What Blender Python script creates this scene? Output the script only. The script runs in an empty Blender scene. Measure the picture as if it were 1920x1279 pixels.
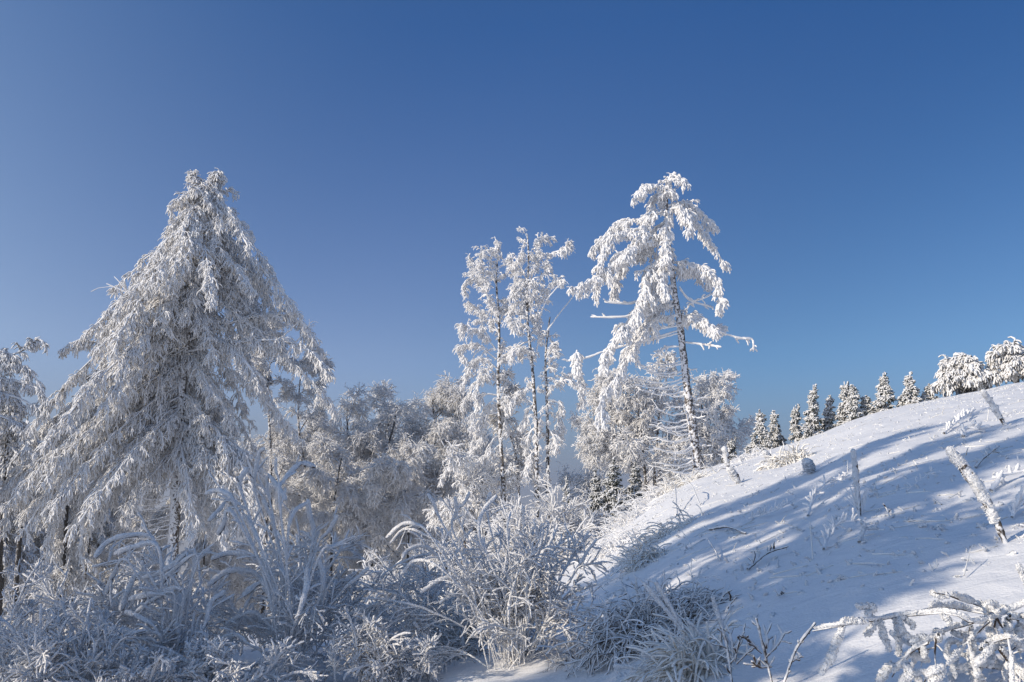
import bpy, math
import numpy as np
from math import radians, pi

# ------------------------------------------------------------------ camera, sky, sun
scene = bpy.context.scene
F = 1493.0            # focal length in pixels of a 1920 px wide frame (28 mm)
PITCH = radians(12.46)
cam_d = bpy.data.cameras.new("camera")
cam_d.sensor_width = 36.0
cam_d.lens = 36.0 * F / 1920.0
cam_d.clip_start = 0.05
cam_d.clip_end = 20000
cam = bpy.data.objects.new("camera", cam_d)
scene.collection.objects.link(cam)
cam.location = (0, 0, 0)
cam.rotation_euler = (pi / 2 + PITCH, 0, 0)
scene.camera = cam

SUN_EL = radians(23.0)
SUN_AZ = radians(-117.0)      # measured from +Y (view direction) towards +X
sun_dir = np.array([math.sin(SUN_AZ) * math.cos(SUN_EL), math.cos(SUN_AZ) * math.cos(SUN_EL), math.sin(SUN_EL)])

world = bpy.data.worlds.new("World")
scene.world = world
world.use_nodes = True
wn = world.node_tree
wn.nodes.clear()
w_out = wn.nodes.new("ShaderNodeOutputWorld")
w_bg = wn.nodes.new("ShaderNodeBackground")
w_sky = wn.nodes.new("ShaderNodeTexSky")
w_sky.sky_type = 'NISHITA'
w_sky.sun_disc = False
w_sky.sun_elevation = SUN_EL
w_sky.sun_rotation = SUN_AZ
w_sky.altitude = 900
w_sky.air_density = 1.0
w_sky.dust_density = 0.6
w_sky.ozone_density = 2.0
w_bg.inputs['Strength'].default_value = 0.12
SKY_LOW = (.97, .93, 1.07); SKY_HIGH = (.34, .70, 1.12)
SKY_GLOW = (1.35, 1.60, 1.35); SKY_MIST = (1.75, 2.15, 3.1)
def wmath(op, *ins):
    n = wn.nodes.new("ShaderNodeMath"); n.operation = op
    for i, v in enumerate(ins):
        if isinstance(v, (int, float)): n.inputs[i].default_value = v
        else: wn.links.new(v, n.inputs[i])
    return n.outputs[0]
def wmix(fac, A, B, blend='MIX'):
    n = wn.nodes.new("ShaderNodeMix"); n.data_type = 'RGBA'; n.blend_type = blend; n.clamp_factor = True
    for key, v in (('Factor', fac), ('A', A), ('B', B)):
        if isinstance(v, (int, float)): n.inputs[key].default_value = v
        elif isinstance(v, tuple): n.inputs[key].default_value = (*v, 1)
        else: wn.links.new(v, n.inputs[key])
    return n.outputs['Result']
w_tc = wn.nodes.new("ShaderNodeTexCoord")
w_sep = wn.nodes.new("ShaderNodeSeparateXYZ"); wn.links.new(w_tc.outputs['Generated'], w_sep.inputs[0])
w_dot = wn.nodes.new("ShaderNodeVectorMath"); w_dot.operation = 'DOT_PRODUCT'; w_dot.inputs[1].default_value = sun_dir.tolist()
wn.links.new(w_tc.outputs['Generated'], w_dot.inputs[0])
elev = w_sep.outputs['Z']
ramp = wn.nodes.new("ShaderNodeMapRange"); ramp.inputs['From Min'].default_value = .20; ramp.inputs['From Max'].default_value = .56
wn.links.new(elev, ramp.inputs['Value'])
tint = wmix(ramp.outputs[0], SKY_LOW, SKY_HIGH)
blue = wmix(1.0, w_sky.outputs[0], tint, 'MULTIPLY')
# the pale aureole round the sun, and mist lying along the horizon
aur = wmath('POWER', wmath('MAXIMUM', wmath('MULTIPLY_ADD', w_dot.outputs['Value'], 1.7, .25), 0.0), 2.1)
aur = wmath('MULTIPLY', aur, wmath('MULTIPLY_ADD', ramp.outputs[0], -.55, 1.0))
away = wn.nodes.new("ShaderNodeMapRange"); away.interpolation_type = 'SMOOTHSTEP'
away.inputs['From Min'].default_value = -.10; away.inputs['From Max'].default_value = -.60
wn.links.new(w_dot.outputs['Value'], away.inputs['Value'])
blue = wmix(wmath('MULTIPLY', away.outputs[0], .62), blue, wmix(1.0, blue, (.15, .5, .6), 'MULTIPLY'))
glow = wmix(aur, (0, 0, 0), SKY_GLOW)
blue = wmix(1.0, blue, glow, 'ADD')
mist = wn.nodes.new("ShaderNodeMapRange"); mist.interpolation_type = 'SMOOTHSTEP'
mist.inputs['From Min'].default_value = .20; mist.inputs['From Max'].default_value = .03
wn.links.new(elev, mist.inputs['Value'])
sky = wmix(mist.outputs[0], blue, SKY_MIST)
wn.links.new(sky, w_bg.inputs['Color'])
wn.links.new(w_bg.outputs[0], w_out.inputs['Surface'])

sun_d = bpy.data.lights.new("sun", 'SUN')
sun_d.energy = 4.0
sun_d.angle = radians(0.53)
sun_d.color = (1.0, 0.87, 0.70)
sun = bpy.data.objects.new("sun", sun_d)
scene.collection.objects.link(sun)
from mathutils import Vector
sun.rotation_euler = Vector(sun_dir.tolist()).to_track_quat('Z', 'Y').to_euler()
sun.location = (-40, -10, 30)

scene.view_settings.view_transform = 'Standard'
scene.view_settings.look = 'None'
scene.view_settings.exposure = 0.0
scene.view_settings.gamma = 1.0
scene.cycles.max_bounces = 14
scene.cycles.diffuse_bounces = 10      # rime scatters light many times

# ------------------------------------------------------------------ pixel -> place helpers
CP, SP = math.cos(PITCH), math.sin(PITCH)
def ray(px, py):
    x = (px - 960.0) / F
    y = (639.5 - py) / F
    d = np.array([x, CP - y * SP, SP + y * CP])
    return d / d[1]
def at(px, py, Y):
    return ray(px, py) * Y

# ------------------------------------------------------------------ ground height
def _hash_noise(x, y, seed):
    xi = np.floor(x).astype(np.int64); yi = np.floor(y).astype(np.int64)
    xf = x - xi; yf = y - yi
    def h(a, b):
        n = (a * 374761393 + b * 668265263 + seed * 144665) & 0x7fffffff
        n = ((n ^ (n >> 13)) * 1274126177) & 0x7fffffff
        return ((n ^ (n >> 16)) & 0xffff) / 65535.0
    u = xf * xf * (3 - 2 * xf); v = yf * yf * (3 - 2 * yf)
    a = h(xi, yi); b = h(xi + 1, yi); c = h(xi, yi + 1); d = h(xi + 1, yi + 1)
    return (a * (1 - u) + b * u) * (1 - v) + (c * (1 - u) + d * u) * v - 0.5

_sk = [(-400, 1235, 13), (0, 1225, 13), (300, 1205, 13.5), (600, 1175, 14.5), (800, 1150, 15.5), (960, 1105, 17),
       (1060, 1055, 20), (1150, 990, 25), (1200, 943, 28), (1260, 905, 30), (1305, 880, 30), (1360, 871, 30), (1404, 853, 29.5),
       (1456, 842, 29), (1517, 824, 28.5), (1593, 788, 28), (1634, 774, 28), (1710, 758, 27.5), (1797, 740, 27),
       (1856, 729, 26), (1920, 716, 25), (2150, 680, 24)]
_th = []; _s = []; _yc = []
for px, py, yc in _sk:
    r = ray(px, py)
    _th.append(math.atan2(r[0], 1.0)); _s.append(r[2]); _yc.append(yc)
_th = [-pi, -2.2, -1.4] + _th + [1.3, 2.2, pi]
_s = [0.02, 0.0, -0.06] + _s + [0.22, 0.15, 0.02]
_yc = [16, 14, 13] + _yc + [22, 18, 16]
_th, _s, _yc = map(np.array, (_th, _s, _yc))
_tt = np.linspace(-pi, pi, 3601)
_kern = np.exp(-.5 * (np.arange(-60, 61) / 14.0) ** 2); _kern /= _kern.sum()
_s = np.convolve(np.pad(np.interp(_tt, _th, _s), 60, mode='edge'), _kern, 'valid')
_yc = np.convolve(np.pad(np.interp(_tt, _th, _yc), 60, mode='edge'), _kern, 'valid')
_th = _tt

def ground_z(X, Y, detail=True):
    X = np.asarray(X, float); Y = np.asarray(Y, float)
    th = np.arctan2(X, Y); R = np.hypot(X, Y)
    Ye = R * np.maximum(np.cos(th), 0.66)
    s = np.interp(th, _th, _s); yc = np.interp(th, _th, _yc)
    t = np.minimum(Ye / yc, 1.0)
    z = s * Ye - 1.75 * (1 - t) ** 2
    over = np.maximum(Ye - yc, 0)
    slope_max = 0.13
    k = 0.008
    lim = slope_max / (2 * k)
    z = z - np.where(over < lim, k * over ** 2, k * lim ** 2 + slope_max * (over - lim))
    z = np.where(z < -40, -40 - 110 * (1 - np.exp((z + 40) / 110.0)), z)
    far = np.clip((R - 150) / 600, 0, 1)
    z = z * (1 - far) + far * (-150)
    if detail:
        w = np.clip(R / 3, 0, 1) * np.exp(-R / 60)
        z = z + w * (0.16 * _hash_noise(X * 0.45 + 7, Y * 0.45, 3) * np.clip(1.2 - R / 40, .2, 1)
                     + 0.05 * _hash_noise(X * 1.5, Y * 1.5 + 3, 5))
        # wind-carved ripples running across the slope
        w2 = np.exp(-R / 25)
        z = z + np.clip((R - 9) / 10, 0, 1) * np.exp(-np.maximum(R - 32, 0) / 6) * (0.035 * _hash_noise(X * 3.1, Y * 2.2, 17) + .022 * _hash_noise(X * 6.5, Y * 5, 19))
        z = z + w2 * (0.012 * _hash_noise((X - Y * .5) * 1.5, (Y + .4 * X) * 5, 11) + 0.009 * _hash_noise(X * 9, Y * 9, 13))
    return z

def on_ground(px, py, ymin=2.0, ymax=45.0):
    """the point of the ground seen at a pixel of the photograph"""
    r = ray(px, py)
    Y = np.linspace(ymin, ymax, 4000)
    g = ground_z(r[0] * Y, Y)
    hit = np.where(g >= r[2] * Y)[0]
    y = Y[hit[0]] if len(hit) else ymax
    return np.array([r[0] * y, y, float(ground_z(r[0] * y, y))])

def gz(x, y):
    return float(ground_z(np.array(x), np.array(y)))

# ------------------------------------------------------------------ mesh helpers
class MB:
    """collects tube batches and makes ONE mesh of them"""
    def __init__(self):
        self.v = []; self.f = []; self.n = 0
    def add(self, V, Fc):
        self.v.append(np.asarray(V, np.float32)); self.f.append(np.asarray(Fc, np.int64) + self.n); self.n += len(V)
    def build(self, name, mat, parent=None, origin=(0, 0, 0), smooth=True):
        V = np.concatenate(self.v) - np.asarray(origin, np.float32)
        Fq = np.concatenate(self.f)
        me = bpy.data.meshes.new(name)
        me.vertices.add(len(V)); me.vertices.foreach_set("co", V.astype(np.float32).ravel())
        me.loops.add(len(Fq) * 4); me.loops.foreach_set("vertex_index", Fq.astype(np.int32).ravel())
        me.polygons.add(len(Fq))
        me.polygons.foreach_set("loop_start", np.arange(0, len(Fq) * 4, 4, dtype=np.int32))
        me.polygons.foreach_set("loop_total", np.full(len(Fq), 4, np.int32))
        if smooth:
            me.polygons.foreach_set("use_smooth", np.ones(len(Fq), bool))
        me.materials.append(mat)
        me.update(calc_edges=True)
        o = bpy.data.objects.new(name, me)
        scene.collection.objects.link(o)
        if parent is not None:
            o.parent = parent
        else:
            o.location = tuple(float(c) for c in origin)
        return o

def nrm(v):
    return v / np.maximum(np.linalg.norm(v, axis=-1, keepdims=True), 1e-9)

def tubes(mb, P, R, k=4, lump=0.0, rng=None, cap=True):
    """P (m,n,3) polylines with radii R (m,n): rings of k points, lumpy by 'lump'"""
    P = np.asarray(P, float); R = np.asarray(R, float)
    if P.ndim == 2:
        P = P[None]
    m, n, _ = P.shape
    if m == 0:
        return
    R = np.broadcast_to(R, (m, n))
    if cap:
        e = nrm(P[:, -1] - P[:, -2]) * R[:, -1:]
        P = np.concatenate([P, (P[:, -1] + e * .6)[:, None], (P[:, -1] + e * .95)[:, None]], 1)
        R = np.concatenate([R, R[:, -1:] * .72, R[:, -1:] * .12], 1)
        n += 2
    T = nrm(np.gradient(P, axis=1))
    ref = np.tile(np.array([0.31, 0.87, 0.23]), (m, 1))
    tm = np.abs((nrm(P[:, -1] - P[:, 0]) * nrm(ref)).sum(-1)) > .85
    ref[tm] = np.array([0.9, -0.2, 0.35])
    N = nrm(np.cross(T, ref[:, None, :])); B = np.cross(T, N)
    a = np.arange(k) * 2 * pi / k
    if rng is not None:
        a = a[None, :] + rng.uniform(0, 6.28, (m, 1))
    else:
        a = np.tile(a, (m, 1))
    ca = np.cos(a)[:, None, :, None]; sa = np.sin(a)[:, None, :, None]
    rr = np.repeat(R[:, :, None], k, axis=2)
    if lump and rng is not None:
        rr = rr * (1 + lump * rng.standard_normal(rr.shape)).clip(.25, 2.2)
    V = P[:, :, None, :] + rr[..., None] * (ca * N[:, :, None, :] + sa * B[:, :, None, :])
    i = np.arange(m)[:, None, None] * (n * k); j = np.arange(n - 1)[None, :, None] * k; q = np.arange(k)[None, None, :]
    q2 = (q + 1) % k
    Fq = np.stack([i + j + q, i + j + q2, i + j + k + q2, i + j + k + q], -1).reshape(-1, 4)
    mb.add(V.reshape(-1, 3), Fq)

def resample(pts, n):
    pts = np.asarray(pts, float)
    d = np.concatenate([[0], np.cumsum(np.linalg.norm(np.diff(pts, axis=0), axis=1))])
    t = np.linspace(0, d[-1], n)
    return np.stack([np.interp(t, d, pts[:, c]) for c in range(3)], -1)

def smooth_line(pts, n):
    """Catmull-Rom through pts, then even spacing"""
    p = np.asarray(pts, float)
    if len(p) == 2:
        return resample(p, n)
    q = np.concatenate([[2 * p[0] - p[1]], p, [2 * p[-1] - p[-2]]])
    out = []
    for i in range(1, len(q) - 2):
        t = np.linspace(0, 1, 12, endpoint=(i == len(q) - 3))[:, None]
        out.append(.5 * ((2 * q[i]) + (-q[i - 1] + q[i + 1]) * t + (2 * q[i - 1] - 5 * q[i] + 4 * q[i + 1] - q[i + 2]) * t ** 2
                         + (-q[i - 1] + 3 * q[i] - 3 * q[i + 1] + q[i + 2]) * t ** 3))
    return resample(np.concatenate(out), n)

def pick(P, idx, t):
    """points and tangents at fraction t on polylines P[idx]"""
    n = P.shape[1]
    x = np.clip(t, 0, 1) * (n - 1)
    i = np.minimum(x.astype(int), n - 2); f = (x - i)[:, None]
    a = P[idx, i]; b = P[idx, i + 1]
    return a * (1 - f) + b * f, nrm(b - a)

def grow(rng, P, count, t0, t1, L, ang, n=6, grav=0.0, wig=0.12, flatten=0.0, bias=None):
    """children polylines leaving the parents P (m,n,3); grav > 0 droops, < 0 rises"""
    m = len(P)
    cnt = np.broadcast_to(np.asarray(count), (m,)).astype(int)
    idx = np.repeat(np.arange(m), cnt)
    M = len(idx)
    t = rng.uniform(t0, t1, M)
    p, T = pick(P, idx, t)
    r = rng.standard_normal((M, 3))
    if bias is not None:
        r = r + np.asarray(bias)
    perp = nrm(r - (r * T).sum(-1, keepdims=True) * T)
    if flatten:
        perp[:, 2] *= (1 - flatten); perp = nrm(perp)
    a = np.radians(rng.uniform(ang[0], ang[1], M))[:, None]
    d = nrm(T * np.cos(a) + perp * np.sin(a))
    if callable(L):
        ln = L(idx, t)
    else:
        ln = np.broadcast_to(np.asarray(L, float), (M,))
    ln = ln * rng.uniform(.65, 1.25, M)
    C = np.empty((M, n, 3)); C[:, 0] = p
    step = (ln / (n - 1))[:, None]
    for i in range(1, n):
        C[:, i] = C[:, i - 1] + d * step
        d = d + wig * rng.standard_normal((M, 3))
        d[:, 2] -= grav
        d = nrm(d)
    return C, idx, t, ln

def prof(n, a=1.0, b=1.0, tip=.8):
    """radius profile of a rime-coated twig: a at the root, b near the end, rounded tip"""
    s = np.linspace(0, 1, n)
    r = a + (b - a) * np.minimum(s * 1.4, 1)
    r = r * np.where(s > .93, max(tip, .75), 1)
    return r

def closed(R):
    return np.array(R, float)

def crystals(mb, rng, P, R, per, length, rad=.0022):
    """hoar needles standing off rime-covered tubes P (m,n,3), R (m,n)"""
    P = np.asarray(P, float)
    if P.ndim == 2: P = P[None]
    R = np.broadcast_to(np.asarray(R, float), P.shape[:2])
    m, n = P.shape[:2]
    idx = np.repeat(np.arange(m), per); t = rng.uniform(.02, 1, len(idx))
    p, T = pick(P, idx, t)
    r = R[idx, np.minimum((t * (n - 1)).round().astype(int), n - 1)]
    v = rng.standard_normal((len(idx), 3)) + np.array([-.35, -.25, .2])
    d = nrm(v - (v * T).sum(-1, keepdims=True) * T * .75)
    L = length * rng.uniform(.4, 1.3, len(idx))
    a = p + d * (r * .75)[:, None]
    C = np.stack([a, a + d * (r * .25 + L * .6)[:, None], a + d * (r * .25 + L)[:, None]], 1)
    tubes(mb, C, rad * np.array([1.5, 1.0, .35])[None] * rng.uniform(.7, 1.5, (len(idx), 1)), 4, 0, rng, cap=False)

# ------------------------------------------------------------------ materials
def new_mat(name):
    m = bpy.data.materials.new(name); m.use_nodes = True
    nt = m.node_tree; nt.nodes.clear()
    out = nt.nodes.new("ShaderNodeOutputMaterial")
    bs = nt.nodes.new("ShaderNodeBsdfPrincipled")
    nt.links.new(bs.outputs[0], out.inputs['Surface'])
    return m, nt, bs

WIND = nrm(np.array([-.45, -.35, .82]))    # rime grows on the windward upper side
def coated(name, under, rime, lo, hi, scale=6.0, nscale=0.6, facing=0.6, bump=0.0, bscale=40.0, rough=.75, distort=0.0, under2=None):
    """a rime coat over wood: noise decides where it holds, more of it on the windward upper side"""
    m, nt, bs = new_mat(name)
    tc = nt.nodes.new("ShaderNodeTexCoord")
    nz = nt.nodes.new("ShaderNodeTexNoise"); nz.inputs['Scale'].default_value = scale
    nz.inputs['Detail'].default_value = 4; nz.inputs['Roughness'].default_value = .65; nz.inputs['Distortion'].default_value = distort
    nt.links.new(tc.outputs['Object'], nz.inputs['Vector'])
    geo = nt.nodes.new("ShaderNodeNewGeometry")
    dot = nt.nodes.new("ShaderNodeVectorMath"); dot.operation = 'DOT_PRODUCT'
    dot.inputs[1].default_value = WIND.tolist()
    nt.links.new(geo.outputs['Normal'], dot.inputs[0])
    m1 = nt.nodes.new("ShaderNodeMath"); m1.operation = 'MULTIPLY'; m1.inputs[1].default_value = facing
    nt.links.new(dot.outputs['Value'], m1.inputs[0])
    m2 = nt.nodes.new("ShaderNodeMath"); m2.operation = 'MULTIPLY_ADD'; m2.inputs[1].default_value = nscale
    nt.links.new(nz.outputs['Fac'], m2.inputs[0]); nt.links.new(m1.outputs[0], m2.inputs[2])
    mr = nt.nodes.new("ShaderNodeMapRange"); mr.interpolation_type = 'SMOOTHSTEP'
    mr.inputs['From Min'].default_value = lo; mr.inputs['From Max'].default_value = hi
    nt.links.new(m2.outputs[0], mr.inputs['Value'])
    mix = nt.nodes.new("ShaderNodeMix"); mix.data_type = 'RGBA'
    mix.inputs['A'].default_value = (*under, 1); mix.inputs['B'].default_value = (*rime, 1)
    if under2 is not None:
        n2 = nt.nodes.new("ShaderNodeTexNoise"); n2.inputs['Scale'].default_value = 2.2
        nt.links.new(tc.outputs['Object'], n2.inputs['Vector'])
        mx = nt.nodes.new("ShaderNodeMix"); mx.data_type = 'RGBA'
        mx.inputs['A'].default_value = (*under, 1); mx.inputs['B'].default_value = (*under2, 1)
        rp = nt.nodes.new("ShaderNodeMapRange"); rp.inputs['From Min'].default_value = .4; rp.inputs['From Max'].default_value = .6
        nt.links.new(n2.outputs['Fac'], rp.inputs['Value']); nt.links.new(rp.outputs[0], mx.inputs['Factor'])
        nt.links.new(mx.outputs['Result'], mix.inputs['A'])
    nt.links.new(mr.outputs[0], mix.inputs['Factor'])
    nt.links.new(mix.outputs['Result'], bs.inputs['Base Color'])
    bs.inputs['Roughness'].default_value = rough
    bs.inputs['Specular IOR Level'].default_value = .25
    if bump:
        bn = nt.nodes.new("ShaderNodeTexNoise"); bn.inputs['Scale'].default_value = bscale; bn.inputs['Detail'].default_value = 3
        nt.links.new(tc.outputs['Object'], bn.inputs['Vector'])
        bp = nt.nodes.new("ShaderNodeBump"); bp.inputs['Strength'].default_value = bump; bp.inputs['Distance'].default_value = .03
        nt.links.new(bn.outputs['Fac'], bp.inputs['Height']); nt.links.new(bp.outputs[0], bs.inputs['Normal'])
    return m

RIME = (.89, .89, .895)
M_rime = coated("rime", (.30, .25, .20), RIME, -.30, .10, scale=5, nscale=.9, facing=.55)
M_spruce = coated("spruce_rime", (.155, .125, .09), (.87, .87, .872), -.02, .36, scale=3.5, nscale=.9, facing=.5)
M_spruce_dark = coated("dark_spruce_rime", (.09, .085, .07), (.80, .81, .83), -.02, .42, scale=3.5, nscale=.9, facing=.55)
M_birch = coated("birch_rime", (.36, .31, .25), (.87, .87, .875), -.28, .10, scale=5, nscale=.9, facing=.5)
M_beech = coated("beech_rime", (.30, .26, .215), (.85, .85, .855), -.15, .24, scale=4, nscale=.9, facing=.5)
M_young = coated("young_spruce", (.045, .055, .038), (.84, .84, .85), .48, .76, scale=5, nscale=.8, facing=.6)
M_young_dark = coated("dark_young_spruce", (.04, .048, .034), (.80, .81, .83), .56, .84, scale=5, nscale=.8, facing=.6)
M_round = coated("round_tree_rime", (.10, .09, .07), (.85, .85, .855), .24, .60, scale=3.5, nscale=.9, facing=.55)
M_frosty = coated("frosted_brown_twig", (.16, .12, .09), (.86, .86, .865), .02, .30, scale=22, nscale=.7, facing=.45)
M_bark_pale = coated("bark_thick_with_rime", (.07, .055, .045), (.84, .84, .845), .39, .46, scale=9, nscale=.85, facing=.16, bump=.5, bscale=30, distort=.4, under2=(.14, .115, .095))
M_birch_bark = coated("birch_bark", (.05, .042, .036), (.80, .80, .81), .47, .53, scale=8, nscale=.85, facing=.16, bump=.5, bscale=30, distort=.4, under2=(.13, .11, .09))
M_bark = coated("bark_with_rime", (.055, .045, .038), (.78, .78, .80), .44, .49, scale=10, nscale=.85, facing=.14, bump=.5, bscale=30, distort=.4, under2=(.12, .10, .085))
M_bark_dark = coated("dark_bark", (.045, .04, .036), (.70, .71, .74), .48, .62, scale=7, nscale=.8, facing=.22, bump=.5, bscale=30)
M_hard = coated("thick_rime", (.78, .79, .82), (.86, .87, .88), 0, .6, scale=12, nscale=.8, facing=.3, bump=.9, bscale=55, rough=.6)
M_cane = coated("rimed_cane", (.07, .045, .032), (.89, .89, .895), -.20, .02, scale=14, nscale=.75, facing=.6, bump=.9, bscale=60, rough=.65)
M_twig = coated("dark_twig", (.075, .052, .038), (.84, .845, .85), .24, .46, scale=30, nscale=.6, facing=.45, bump=.4, bscale=60)
M_straw = coated("frosted_straw", (.50, .37, .20), (.86, .85, .82), .04, .34, scale=14, nscale=.8, facing=.35, rough=.7, under2=(.30, .20, .10))

M_snow, nt, bs = new_mat("snow")
tc = nt.nodes.new("ShaderNodeTexCoord")
n1 = nt.nodes.new("ShaderNodeTexNoise"); n1.inputs['Scale'].default_value = 55; n1.inputs['Detail'].default_value = 4
n2 = nt.nodes.new("ShaderNodeTexNoise"); n2.inputs['Scale'].default_value = 4.5; n2.inputs['Detail'].default_value = 5; n2.inputs['Distortion'].default_value = .8
mp = nt.nodes.new("ShaderNodeMapping"); mp.inputs['Scale'].default_value = (.7, 1.5, 1); mp.inputs['Rotation'].default_value = (0, 0, .5)
nt.links.new(tc.outputs['Object'], n1.inputs['Vector']); nt.links.new(tc.outputs['Object'], mp.inputs['Vector']); nt.links.new(mp.outputs[0], n2.inputs['Vector'])
b1 = nt.nodes.new("ShaderNodeBump"); b1.inputs['Strength'].default_value = .35; b1.inputs['Distance'].default_value = .02
b2 = nt.nodes.new("ShaderNodeBump"); b2.inputs['Strength'].default_value = .4; b2.inputs['Distance'].default_value = .07
nt.links.new(n1.outputs['Fac'], b1.inputs['Height']); nt.links.new(n2.outputs['Fac'], b2.inputs['Height'])
nt.links.new(b1.outputs[0], b2.inputs['Normal']); nt.links.new(b2.outputs[0], bs.inputs['Normal'])
cr = nt.nodes.new("ShaderNodeMix"); cr.data_type = 'RGBA'
cr.inputs['A'].default_value = (.80, .81, .83, 1); cr.inputs['B'].default_value = (.88, .885, .89, 1)
nt.links.new(n2.outputs['Fac'], cr.inputs['Factor']); nt.links.new(cr.outputs['Result'], bs.inputs['Base Color'])
bs.inputs['Roughness'].default_value = .55; bs.inputs['Specular IOR Level'].default_value = .3

# ------------------------------------------------------------------ scene graph helpers
def thing(name, base, label, cat, group=None):
    o = bpy.data.objects.new(name, None)
    scene.collection.objects.link(o)
    o.empty_display_size = .3
    o.location = tuple(float(c) for c in base)
    o["label"] = label; o["category"] = cat
    if group:
        o["group"] = group
    return o
def tag(o, label, cat, group=None, kind=None):
    o["label"] = label; o["category"] = cat
    if group: o["group"] = group
    if kind: o["kind"] = kind
    return o
def copy_tree(o, parent=None):
    c = o.copy(); scene.collection.objects.link(c)
    if parent is not None:
        c.parent = parent
    for ch in list(o.children):
        copy_tree(ch, c)
    return c

# ------------------------------------------------------------------ the snow
def build_ground():
    fov = np.linspace(-.60, .66, 640)
    rest = np.linspace(.66, 2 * pi - .60, 122)[1:-1]
    th = np.concatenate([fov, rest])
    rad = np.concatenate([[.02], np.geomspace(.5, 70, 620), np.geomspace(75, 3000, 50)])
    TH, RR = np.meshgrid(th, rad)
    X = np.sin(TH) * RR; Y = np.cos(TH) * RR
    Z = ground_z(X, Y)
    V = np.stack([X, Y, Z], -1).reshape(-1, 3)
    nth = len(th)
    i = np.arange(len(rad) - 1)[:, None] * nth; q = np.arange(nth)[None, :]; q2 = (q + 1) % nth
    Fq = np.stack([i + q, i + nth + q, i + nth + q2, i + q2], -1).reshape(-1, 4)
    mb = MB(); mb.add(V, Fq)
    o = mb.build("snow_ground", M_snow)
    o["kind"] = "structure"
build_ground()

# ------------------------------------------------------------------ spruces
def drape(mb, rng, axis, width, dens, rime=.05, hang=.55, core=(.07, .03), t0=.08, lump=.22, tassel=.30, clump=.35, nt=(6, 10)):
    """one live bough: a rimed axis, side branchlets drooping off it, short hanging tassels on these"""
    axis = np.asarray(axis, float)
    if axis.ndim == 2:
        axis = axis[None]
    m, n, _ = axis.shape
    length = np.linalg.norm(np.diff(axis, axis=1), axis=2).sum(1)
    s = np.linspace(0, 1, n)
    tubes(mb, axis, closed(np.tile(core[0] + (core[1] - core[0]) * s, (m, 1))), 5, lump, rng)
    cnt = np.maximum((length * dens).astype(int), 4)
    w = np.broadcast_to(np.asarray(width, float), (m,))
    fq = rng.uniform(1.4, 3.2, m) * np.clip(length / 3, .6, 2); ph = rng.uniform(0, 6.28, m)
    def wl(i, t):
        return w[i] * (1 - .5 * t) * (1 + clump * np.sin(6.28 * t * fq[i] + ph[i]))
    A, idx, t, ln = grow(rng, axis, cnt, t0, 1.0, wl, (18, 62), n=7, grav=.30 * hang, wig=.15, flatten=.55)
    rr = rime * rng.uniform(.6, 1.15, (len(A), 1)) * prof(7, .8, 1.0)
    tubes(mb, A, rr, 4, lump, rng, cap=False)
    Bb, ib, tb, lb = grow(rng, A, rng.integers(nt[0], nt[1], len(A)), .10, 1.0, tassel, (15, 60), n=4, grav=.8 * hang, wig=.12)
    rb = rime * .8 * rng.uniform(.6, 1.2, (len(Bb), 1)) * prof(4, .85, 1.05)
    tubes(mb, Bb, rb, 4, lump, rng)

def trunk_mesh(mb, rng, line, r0, r1, n=40, k=12, lump=.05):
    L = smooth_line(line, n)
    R = np.linspace(0, 1, n)
    tubes(mb, L, (r0 + (r1 - r0) * R ** .85)[None], k, lump, rng)
    return L

def dead_branch(parent, base, rng, start, end, r=.03, sag=.1, twigs=4, mat=None):
    st = np.asarray(start, float); en = np.asarray(end, float)
    mid = (st + en) / 2 + np.array([0, 0, -sag * np.linalg.norm(en - st)])
    ax = smooth_line([st, mid, en], 12)
    ax[1:-1] += rng.standard_normal((10, 3)) * .02
    mb = MB()
    tubes(mb, ax[None], closed(r * prof(12, 1.2, .8, .6))[None], 6, .15, rng)
    if twigs:
        C, *_ = grow(rng, ax[None], twigs, .3, 1, np.linalg.norm(en - st) * .28, (25, 60), n=4, grav=.05, wig=.2, flatten=.4)
        tubes(mb, C, r * .6 * np.tile(prof(4, 1, .8, .4), (len(C), 1)), 4, .2, rng)
    return mb.build("dead_branch", mat or M_rime, parent, base)

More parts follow.
